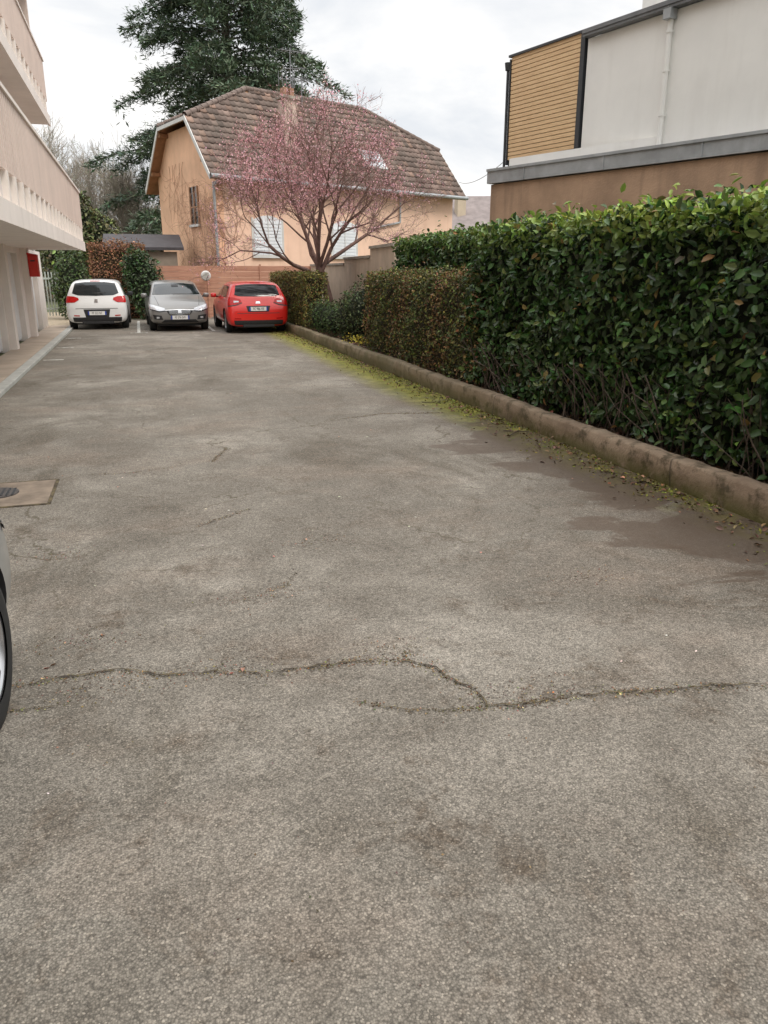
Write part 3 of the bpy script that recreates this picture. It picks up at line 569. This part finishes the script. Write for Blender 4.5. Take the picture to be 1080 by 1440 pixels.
wb(5.15,16.0,5.32,18.4,2.08,'section'); wb(5.33,18.42,5.6,22,1.88,'section'); wb(5.61,22.02,5.95,28.2,1.74,'section')
e=empty('garden_gate'); a=Acc()
for k in range(14): a.box(-3.6+k*.1,-3.56+k*.1,29.5,29.53,.1,1.55)
a.box(-3.65,-2.22,29.49,29.54,.3,.36).box(-3.65,-2.22,29.49,29.54,1.3,1.36).box(-3.72,-3.64,29.46,29.56,0,1.7).box(-2.25,-2.17,29.46,29.56,0,1.7); a.out('bars',surf('gate_paint',(.5,.57,.54),.6,.1,3,bstr=0),e)

# ------------------------------------------------------------ left apartment building
AB=empty('apartment_building'); Y0,Y1=-12,25
box('body',-12,-2.75,Y0,24.2,2.12,13,M['cream'],AB)
a=Acc(); dz=1.98
yy=[(21.3,23.7),(17.9,20.3),(15.0,17.4),(12.1,14.5),(9.2,11.6),(6.3,8.7),(3.4,5.8),(.5,2.9),(-2.4,0)]
edges=[25]+[v for (p,q) in yy for v in (q,p)]+[Y0]
for i in range(0,len(edges),2): a.box(-2.8,-2.6,edges[i+1],edges[i],0,2.1)
for (p,q) in yy: a.box(-2.8,-2.6,p+.001,q-.001,dz,2.1)
a.out('garage_wall',M['creamw'],AB); a=Acc()
for (p,q) in yy:
    a.box(-2.78,-2.73,p+.002,q-.002,.05,dz-.002)
    for k in range(16): a.box(-2.73,-2.715,p+.06+k*.145,p+.06+k*.145+.11,.1,dz-.06)
a.out('garage_doors',M['door'],AB)
a=Acc()
for (p,q) in yy: a.box(-2.715,-2.69,(p+q)/2-.06,(p+q)/2+.06,1.0,1.03)
a.out('door_handles',M['dark'],AB)
a=Acc()
for (p,q) in yy: a.box(-2.6,-2.46,p-.42,p-.10,.05,2.1)
a.out('pillars',M['creamw'],AB)
box('garage_back',-12,-2.81,Y0,24.9,0,2.1,M['cream'],AB)
def balcony(x,z,y1,nm,ht=1.42,xb=-2.76):
    box(nm+'_slab',xb,x-.02,Y0,y1-.02,z,z+.17,M['creamw'],AB); a=Acc()
    a.box(x-.02,x+.03,Y0,y1,z-.03,z+.2)
    y=Y0
    while y<y1: a.box(x-.06,x+.02,y,y+.11,z+.2,z+ht-.9); y+=.62
    a.box(x-.16,x-.12,Y0,y1-.1,z+.2,z+ht-.88)
    a.out(nm+'_edge',M['creamw'],AB); a=Acc(); y=Y0
    a.box(x-.05,x-.03,Y0,y1-.002,z+ht-.9,z+ht-.04)
    while y<y1: a.box(x-.03,x+.014,y,y+.085,z+ht-.9,z+ht-.04); y+=.15
    xx=xb
    a.box(xb,x-.055,y1-.03,y1-.008,z+ht-.9,z+ht-.04)
    while xx<x-.1: a.box(xx,xx+.085,y1-.008,y1+.018,z+ht-.9,z+ht-.04); xx+=.15
    a.out(nm+'_panel',M['cream'],AB); a=Acc(); a.box(x-.06,x+.04,Y0,y1+.04,z+ht-.038,z+ht+.01).box(xb,x-.061,y1-.04,y1+.04,z+ht-.038,z+ht+.01); a.out(nm+'_rail',M['creamw'],AB)
balcony(-1.25,2.1,22.6,'balcony'); balcony(-1.7,4.95,22.0,'balcony_upper',1.4); balcony(-1.7,7.8,22.0,'balcony_top',1.4)
a=Acc(); b_=Acc()
for fl in (2.3,5.1,7.95):
    for k in range(9):
        y=-9+k*3.6; a.box(-2.748,-2.73,y,y+1.9,fl+.02,fl+2.1); b_.box(-2.73,-2.70,y-.06,y,fl,fl+2.2).box(-2.73,-2.70,y+1.9,y+1.96,fl,fl+2.2).box(-2.73,-2.70,y+.92,y+.98,fl+.02,fl+2.1)
a.out('patio_windows',M['glass'],AB); b_.out('window_frames',M['creamw'],AB)
a=Acc()
for yv in (21.6,14.4,7.2,0): a.box(-2.70,-1.85,yv,yv+.15,5.125,13)
a.out('balcony_dividers',M['cream'],AB)
rb_=empty('red_post_box'); box('body',-2.455,-2.24,20.9,21.15,1.45,1.95,M['red'],rb_,.015); box('slot',-2.4,-2.3,20.893,20.899,1.8,1.83,M['dark'],rb_)
Acc().prism([(-2.46,20.87,1.95),(-2.21,20.87,1.95),(-2.46,20.87,2.0)],(0,.31,0)).out('lid',M['red'],rb_)

# ------------------------------------------------------------ right buildings
RB=empty('white_commercial_building')
def w1(l,n_,z): return (7.5+.337*l+.941*n_,16.5-.941*l+.337*n_,z)
def w2(l,n_,z): return (8.15+.247*l+.969*n_,17.17-.969*l+.247*n_,z)
box('low_wall',0,16,0,.3,0,3.36,M['tanwall'],RB,fn=w1); box('side_wall',0,.3,.302,9,0,3.36,M['tanwall'],RB,fn=w1)
a=Acc(w1); a.box(-.06,16,-.07,.02,3.38,3.62).box(-.06,16,-.10,.4,3.62,3.67).box(-.062,-.002,.0,9,3.38,3.615)
for l in range(1,16,2): a.box(l,l+.025,-.085,-.071,3.38,3.62)
a.out('zinc_coping',M['zinc'],RB)
box('flat_roof',.02,16,.3,9,3.40,3.60,M['concg'],RB,fn=w1)
a=Acc(w1); a.box(.1,16,.42,.47,3.60,3.90); a.out('roof_upstand',M['white'],RB)
box('timber_box_core',0,2.2,.06,3.0,3.8,5.95,M['dark'],RB,fn=w2)
a=Acc(w2); z=3.95
while z<5.92: a.box(.05,2.11,0,.045,z,z+.068); z+=.082
a.out('timber_slats',M['timber'],RB); a=Acc(w2); a.box(0,.035,-.02,.055,3.85,5.95).box(2.13,2.24,-.03,.055,3.85,6.02).box(-.02,2.3,-.04,.3,5.985,6.03); a.out('timber_frame',M['dark'],RB)
tubes('side_downpipe',[(np.array(w2(-.07,0,5.8)),.03,np.array(w2(-.07,0,3.7)),.03),(np.array(w2(-.07,0,5.75)),.06,np.array(w2(-.07,0,5.9)),.08)],M['dark'],RB,8)
box('white_wall',2.3,14,.0,.3,3.5,5.85,M['white'],RB,fn=w2)
Acc(w2).box(2.3,14,-.16,.02,5.86,5.95).box(2.3,14,-.18,-.15,5.91,5.98).out('gutter',surf('gutter_metal',(.15,.155,.16),.5,.2,3,bstr=0),RB)
a=Acc(); a.prism([w2(2.28,-.1,5.98),w2(2.28,6,7.0),w2(2.28,6,6.9),w2(2.28,-.1,5.9)],Vector(w2(12,0,0))-Vector(w2(0,0,0))); a.out('roof',M['zinc'],RB)
box('upper_volume',2.75,4.7,.9,4,5.95,7.35,M['white'],RB,fn=w2); Acc(w2).box(2.6,4.9,.7,4.2,7.36,7.48).out('upper_roof',M['zinc'],RB)
tubes('downpipe',[(np.array(w2(4.3,-.07,5.72)),.045,np.array(w2(4.3,-.07,3.7)),.045),(np.array(w2(4.3,-.12,5.9)),.045,np.array(w2(4.3,-.07,5.72)),.045)]+[(np.array(w2(4.3,-.07,zc)),.058,np.array(w2(4.3,-.07,zc+.04)),.058) for zc in (4.2,4.9,5.5)],M['white'],RB,8)
box('rain_hopper',4.22,4.38,-.19,-.02,5.70,5.855,M['zinc'],RB,fn=w2)
e=empty('distant_house'); dm=surf('distant_wall',(.58,.48,.36),.9,.1,1,bstr=0)
Acc().prism([(20,52,0),(28,49,0),(28,49,4.2),(20,52,4.2)],(2,7,0)).out('walls',dm,e)
Acc().prism([(19.6,51.5,4.2),(28.6,48.4,4.2),(28.6,51.9,6.6),(21.2,55,6.6)],(.5,1,.1)).out('roof',surf('distant_roof',(.26,.22,.21),.9,.2,2,bstr=0),e)
a=Acc(); a.box(21.4,22,52.4,53,4.8,6.3).box(24.2,24.7,51.6,52.2,4.8,6.4); a.out('chimneys',dm,e)

# ------------------------------------------------------------ cars
rub=surf('tyre_rubber',(.02,.02,.02),.85,.2,20,bstr=0); blk=surf('black_plastic',(.022,.022,.024),.6,.2,20,bstr=0); rimm=surf('alloy',(.45,.45,.46),.3,.05,5,bstr=0,metal=.8)
seam=surf('seam_dark',(.06,.06,.06),.6,.1,20,bstr=0)
def carglass():
    g=G('car_glass'); g.fin((.014,.018,.020),.05,0,.5); return g.m
cg=carglass(); redl=surf('tail_lamp',(.50,.010,.010),.15,.2,30,bstr=0); clear=surf('headlamp',(.62,.64,.67),.08,.25,40,bstr=0,metal=.3); plate=surf('number_plate',(.8,.8,.77),.4,.02,5,bstr=0); blue=surf('plate_blue',(.02,.06,.35),.4,.05,5,bstr=0); chrome=surf('chrome',(.7,.7,.7),.15,.05,5,bstr=0,metal=1)
def paint(name,col,metal=0.):
    g=G(name); g.fin(col,.35,metal,.5); g.b.inputs['Coat Weight'].default_value=.7; g.b.inputs['Coat Roughness'].default_value=.06; return g.m
def car(name,loc,rot,scale,pm,L,style,text='FA 372 KL',hgt=1.0):
    E=empty(name,loc,rot,scale); st=[
     (0,.74,.34,.56,.60,.62),(.02,.81,.25,.70,.74,.72),(.08,.855,.20,.84,.90,.76),(.12,.868,.19,.92,1.02,.76),(.20,.872,.18,.93,1.20,.73),(.34,.875,.18,.93,1.40,.68),(.52,.876,.18,.925,1.46,.67),
     (1.3,.878,.18,.91,1.485,.67),(1.95,.878,.18,.90,1.465,.665),(2.35,.875,.18,.89,1.385,.65),(2.95,.872,.18,.88,1.06,.71),(3.12,.87,.18,.87,.985,.74),(3.5,.86,.19,.82,.895,.72),(3.78,.84,.20,.74,.79,.70),(3.93,.78,.24,.63,.67,.64),(3.98,.66,.32,.55,.58,.52)]
    k=L/3.98; V=[];F=[]
    for (y,w,zb,zt,zr_,wr_) in st:
        zr_=zr_*hgt if zr_>1.1 else zr_; h=zr_-zt
        half=[(0,zb),(.80*w,zb),(.965*w,zb+.08),(w,zb+(zt-zb)*.45),(.99*w,zb+(zt-zb)*.82),(.955*w,zt+.005),(wr_+.03,zr_-min(.09,h*.3)),(wr_*.86,zr_-.012*min(1,h*5)),(0,zr_)]
        ring=half+[(-x,z) for x,z in half[-2:0:-1]]; V+=[(x,y*k,z) for x,z in ring]
    n=16
    for i in range(len(st)-1):
        for j in range(n): a=i*n+j;b=i*n+(j+1)%n; F.append((a,b,b+n,a+n))
    F.append(tuple(range(n))[::-1]); F.append(tuple((len(st)-1)*n+j for j in range(n)))
    me=bpy.data.meshes.new('tmp'); me.from_pydata(V,[],F); bm=bmesh.new(); bm.from_mesh(me); bmesh.ops.recalc_face_normals(bm,faces=bm.faces); bm.to_mesh(me); bm.free()
    o=bpy.data.objects.new('tmp',me); COL.objects.link(o); sm=o.modifiers.new('s','SUBSURF'); sm.levels=2; sm.render_levels=2
    WY=(.72*k,3.22*k); WR=.315
    bm=bmesh.new()
    for wy in WY:
        for sx in (-1,1): bmesh.ops.create_cone(bm,cap_ends=True,segments=36,radius1=.365,radius2=.365,depth=.5,matrix=Matrix.Translation((sx*.88,wy,.33))@Matrix.Rotation(math.pi/2,4,'Y'))
    cm=bpy.data.meshes.new('cut'); bm.to_mesh(cm); bm.free(); co=bpy.data.objects.new('cut',cm); COL.objects.link(co); cm.materials.append(blk)
    me.materials.append(pm); me.materials.append(blk)
    dg=bpy.context.evaluated_depsgraph_get(); dg.update()
    solid=bpy.data.meshes.new_from_object(o.evaluated_get(dg)); bvh=BVHTree.FromPolygons([v.co.copy() for v in solid.vertices],[tuple(p.vertices) for p in solid.polygons])
    bo=o.modifiers.new('b','BOOLEAN'); bo.operation='DIFFERENCE'; bo.object=co; bo.solver='EXACT'
    try: bo.material_mode='TRANSFER'
    except Exception: pass
    dg.update(); body=bpy.data.meshes.new_from_object(o.evaluated_get(dg)); bpy.data.objects.remove(o); bpy.data.objects.remove(co)
    body.polygons.foreach_set('use_smooth',[True]*len(body.polygons))
    try: body.set_sharp_from_angle(angle=math.radians(40))
    except Exception: pass
    link(bpy.data.objects.new('body',body),E)
    def decal(nm,lo,hi,mat,axis,sgn,nv=6,off=.006):
        m=24
        def samp(pl,t):
            Ls=[0]; 
            for i in range(len(pl)-1): Ls.append(Ls[-1]+math.hypot(pl[i+1][0]-pl[i][0],pl[i+1][1]-pl[i][1]))
            d_=t*Ls[-1]
            for i in range(len(pl)-1):
                if d_<=Ls[i+1]+1e-9: f=(d_-Ls[i])/max(1e-9,Ls[i+1]-Ls[i]); return (pl[i][0]+(pl[i+1][0]-pl[i][0])*f,pl[i][1]+(pl[i+1][1]-pl[i][1])*f)
            return pl[-1]
        VV=[];ok=[];FF=[]
        for j in range(nv+1):
            for i in range(m+1):
                a=samp(lo,i/m);b=samp(hi,i/m);f=j/nv; x=a[0]+(b[0]-a[0])*f; z=a[1]+(b[1]-a[1])*f
                if axis=='y': org=Vector((x,-2 if sgn<0 else L+2,z)); dr=Vector((0,1 if sgn<0 else -1,0))
                else: org=Vector((sgn*3,x,z)); dr=Vector((-sgn,0,0))
                hit=bvh.ray_cast(org,dr)
                if hit[0] is None: VV.append(org); ok.append(False)
                else:
                    nn=hit[1]; nn=nn if nn.dot(dr)<0 else -nn; VV.append(hit[0]+nn*off); ok.append(True)
        for j in range(nv):
            for i in range(m):
                q=(j*(m+1)+i,j*(m+1)+i+1,(j+1)*(m+1)+i+1,(j+1)*(m+1)+i)
                if all(ok[v] for v in q): FF.append(q)
        return pmesh(nm,VV,FF,mat,E,smooth=True)
    mir=lambda pl:[(-x,z) for x,z in pl]
    H=hgt
    if style=='clio': decal('rear_window',[(-.66,1.06),(-.5,1.0),(0,.985),(.5,1.0),(.66,1.06)],[(-.57,1.355*H),(-.3,1.39*H),(0,1.395*H),(.3,1.39*H),(.57,1.355*H)],cg,'y',-1,8)
    else: decal('rear_window',[(-.64,1.05),(-.5,1.02),(0,1.01),(.5,1.02),(.64,1.05)],[(-.57,1.345*H),(-.3,1.38*H),(0,1.385*H),(.3,1.38*H),(.57,1.345*H)],cg,'y',-1,8)
    decal('rear_bumper_lower',[(-.68,.24),(.68,.24)],[(-.70,.37),(.70,.37)],blk,'y',-1,3,.004)
    decal('windscreen',[(-.70,1.02),(0,1.03),(.70,1.02)],[(-.59,1.34*H),(-.3,1.37*H),(0,1.375*H),(.3,1.37*H),(.59,1.34*H)],cg,'y',1,8)
    for s in (-1,1):
        nm='left' if s<0 else 'right'
        decal(nm+'_side_glass_front',[(1.65*k,.965),(2.8*k,.955)],[(1.65*k,1.34*H),(2.2*k,1.31*H)],cg,'x',s,6)
        decal(nm+'_side_glass_rear',[(.56*k,1.0),(1.58*k,.965)],[(.66*k,1.31*H),(1.58*k,1.34*H)],cg,'x',s,6)
        decal(nm+'_door_seam',[(1.61*k,.30),(1.622*k,.30)],[(1.61*k,.93),(1.622*k,.93)],seam,'x',s,10,.003)
        decal(nm+'_door_seam_front',[(2.66*k,.30),(2.672*k,.30)],[(2.78*k,.90),(2.792*k,.90)],seam,'x',s,10,.003)
        decal(nm+'_door_seam_rear',[(1.05*k,.50),(1.062*k,.50)],[(.86*k,.93),(.872*k,.93)],seam,'x',s,10,.003)
        decal(nm+'_sill',[(1.15*k,.20),(2.8*k,.20)],[(1.15*k,.27),(2.8*k,.27)],blk,'x',s,3,.004)
        decal(nm+'_handle',[(1.72*k,.80),(1.9*k,.80)],[(1.72*k,.83),(1.9*k,.83)],seam,'x',s,2,.02)
    if style=='clio':
        for s in (-1,1):
            f=(lambda p:p) if s>0 else mir
            decal('tail_lamp',f([(.48,.87),(.60,.80),(.84,.79)]),f([(.50,.93),(.62,.97),(.83,.985)]),redl,'y',-1,5,.012)
            decal('reflector',f([(.5,.40),(.66,.41)]),f([(.5,.43),(.66,.44)]),redl,'y',-1,2,.014)
        decal('hatch_seam',[(-.60,.615),(.60,.615)],[(-.60,.63),(.60,.63)],seam,'y',-1,1,.004)
        decal('hatch_insert',[(-.33,.37),(.33,.37)],[(-.38,.60),(.38,.60)],blk,'y',-1,4,.005); pz=.49
        decal('badge',[(-.05,.79),(.05,.79)],[(-.04,.89),(.04,.89)],chrome,'y',-1,2,.012)
    if style=='fiesta':
        for s in (-1,1):
            f=(lambda p:p) if s>0 else mir
            decal('tail_lamp',f([(.46,.86),(.60,.80),(.84,.77)]),f([(.48,.93),(.64,.985),(.83,1.0)]),redl,'y',-1,6,.012)
            decal('tail_lamp_clear',f([(.54,.86),(.68,.85)]),f([(.54,.895),(.68,.90)]),clear,'y',-1,2,.016)
            decal('tail_lamp_edge',f([(.44,.84),(.60,.775),(.84,.745)]),f([(.455,.857),(.60,.797),(.84,.767)]),seam,'y',-1,2,.010)
            decal('reflector',f([(.50,.40),(.68,.41)]),f([(.50,.43),(.68,.44)]),redl,'y',-1,2,.014)
        decal('hatch_seam',[(-.60,.555),(.60,.555)],[(-.60,.568),(.60,.568)],seam,'y',-1,1,.004)
        decal('plate_recess',[(-.30,.60),(.30,.60)],[(-.34,.76),(.34,.76)],blk,'y',-1,3,.004)
        decal('badge',[(-.07,.82),(.07,.82)],[(-.05,.88),(.05,.88)],chrome,'y',-1,2,.012); pz=.68
    if style in('clio','fiesta'):
        decal('wiper',[(-.02,1.05),(.32,1.07)],[(-.02,1.065),(.32,1.082)],seam,'y',-1,1,.018)
        decal('third_brake_lamp',[(-.14,1.41*H),(.14,1.41*H)],[(-.14,1.427*H),(.14,1.427*H)],redl,'y',-1,1,.006)
        box('diffuser',-.45,.45,.03,.2,.17,.26,blk,E,.02)
    if style=='p308':
        for s in (-1,1):
            f=(lambda p:p) if s>0 else mir
            decal('headlamp',f([(.40,.60),(.58,.585),(.82,.65)]),f([(.42,.66),(.60,.71),(.82,.775)]),clear,'y',1,5,.012)
            decal('headlamp_rim',f([(.385,.575),(.58,.56),(.82,.625)]),f([(.40,.598),(.58,.583),(.82,.648)]),blk,'y',1,2,.010)
            decal('fog_intake',f([(.48,.34),(.72,.36)]),f([(.52,.46),(.76,.49)]),blk,'y',1,3,.008)
            decal('fog_lamp',f([(.58,.38),(.66,.38)]),f([(.58,.43),(.66,.43)]),clear,'y',1,2,.014)
            decal('bonnet_seam',f([(.56,.74),(.575,.74)]),f([(.64,.97),(.652,.97)]),seam,'y',1,8,.002)
        decal('grille',[(-.29,.47),(0,.45),(.29,.47)],[(-.39,.60),(0,.615),(.39,.60)],blk,'y',1,4,.008)
        for z in (.49,.52,.55,.58): decal('grille_bar',[(-.30,z),(.30,z)],[(-.30,z+.008),(.30,z+.008)],chrome,'y',1,1,.014)
        decal('grille_frame',[(-.40,.60),(0,.615),(.40,.60)],[(-.40,.614),(0,.630),(.40,.614)],chrome,'y',1,1,.012)
        decal('badge',[(-.05,.53),(.05,.53)],[(-.045,.61),(.045,.61)],chrome,'y',1,2,.022)
        decal('lower_intake',[(-.54,.26),(.54,.26)],[(-.44,.345),(.44,.345)],blk,'y',1,3,.006); pz=.405
        decal('wiper',[(-.5,1.03),(.1,1.03)],[(-.5,1.042),(.1,1.042)],seam,'y',1,1,.02)
        decal('inner_mirror',[(-.1,1.27*H),(.1,1.27*H)],[(-.1,1.33*H),(.1,1.33*H)],blk,'y',1,1,.012)
    rear=style!='p308'; yp=(bvh.ray_cast(Vector((0.2,-2 if rear else L+2,pz)),Vector((0,1 if rear else -1,0)))[0] or Vector((0,0 if rear else L,0))).y
    s=-1 if rear else 1; y0=yp+s*.02; ya,yb=sorted((y0,y0+s*.012)); box('number_plate',-.26,.26,ya,yb,pz-.055,pz+.055,plate,E)
    ya,yb=sorted((y0+s*.013,y0+s*.015)); box('plate_band_a',-.26,-.222,ya,yb,pz-.055,pz+.055,blue,E); box('plate_band_b',.222,.26,ya,yb,pz-.055,pz+.055,blue,E)
    cu=bpy.data.curves.new('plate_text','FONT'); cu.body=text; cu.size=.095; cu.align_x='CENTER'; cu.align_y='CENTER'; cu.materials.append(blk)
    to=bpy.data.objects.new('plate_text',cu); to.location=(0,y0+s*.0165,pz); to.rotation_euler=(math.pi/2,0,0 if rear else math.pi); to.scale=(.72,1,1); link(to,E)
    for sx in (-1,1):
        bm=bmesh.new(); bmesh.ops.create_cube(bm,size=1); bmesh.ops.subdivide_edges(bm,edges=bm.edges,cuts=2,use_grid_fill=True)
        for v in bm.verts: v.co=v.co.lerp(v.co.normalized()*.62,.55)
        for v in bm.verts: v.co=Vector((v.co.x*.16+sx*.93,v.co.y*.13+2.58*k,v.co.z*.12+.99))
        m_=bpy.data.meshes.new('mirror'); bm.to_mesh(m_); bm.free(); m_.materials.append(pm if style!='clio' else blk); m_.polygons.foreach_set('use_smooth',[True]*len(m_.polygons)); link(bpy.data.objects.new('mirror',m_),E)
        tubes('mirror_arm',[(np.array([sx*.80,2.62*k,.95]),.025,np.array([sx*.92,2.60*k,.98]),.025)],blk,E,6)
    for wy in WY:
        for sx in (-1,1):
            prof=[(.20,.10),(.255,.105),(.30,.095),(.315,.07),(.315,-.07),(.30,-.095),(.25,-.10)]; VV=[];FF=[];m=36
            for i in range(m):
                an=2*math.pi*i/m
                for (r_,xo) in prof: VV.append((sx*(.755+xo*1.),wy+r_*math.cos(an),WR+r_*math.sin(an)))
            q=len(prof)
            for i in range(m):
                for j in range(q-1): a=i*q+j;b=((i+1)%m)*q+j; FF.append((a,a+1,b+1,b))
            pmesh('tyre',VV,FF,rub,E,smooth=True)
            cyl('wheel_back',(sx*.785,wy,WR),.21,.02,blk,E,'X',32)
            a=Acc()
            for i in range(5):
                an=2*math.pi*i/5+.3; c_,s_=math.cos(an),math.sin(an); P_=[(-.03,.03),(.03,.03),(.022,.205),(-.022,.205)]
                a.prism([(sx*.807,wy+c_*v-s_*u,WR+s_*v+c_*u) for u,v in P_],(sx*.025,0,0))
            a.out('rim_spokes',rimm,E)
            VV=[];FF=[]
            for i in range(m):
                an=2*math.pi*i/m
                for r_,xo in ((.195,.785),(.195,.843),(.212,.847),(.215,.825)): VV.append((sx*xo,wy+r_*math.cos(an),WR+r_*math.sin(an)))
            for i in range(m):
                for j in range(3): a_=i*4+j;b=((i+1)%m)*4+j; FF.append((a_,a_+1,b+1,b))
            pmesh('rim_ring',VV,FF,rimm,E,smooth=True); cyl('hub',(sx*.825,wy,WR),.05,.03,rimm,E,'X',20)
    box('underbody',-.62,.62,.25,L-.3,.15,.24,blk,E)
    return E
whitep=paint('white_paint',(.78,.78,.77)); redp=paint('red_paint',(.72,.018,.012)); silv=paint('grey_paint',(.24,.235,.225),.3); silv2=paint('silver_paint',(.40,.42,.42),.4)
car('parked_car',(-1.15,23.55,0),math.radians(-1),.93,whitep,4.06,'clio','FP 323 NT',hgt=.99)
car('parked_car',(.96,22.2+4.25*.93,0),math.radians(181),.93,silv,4.25,'p308','FS 276 SW',hgt=.97)
car('parked_car',(2.98,20.9,0),math.radians(1.5),.93,redp,4.04,'fiesta','FC 986 XE',hgt=.97)
car('parked_car',(-1.56,-.24,0),math.radians(-3),.93,silv2,4.06,'p308','CT 418 BD',hgt=1.0)
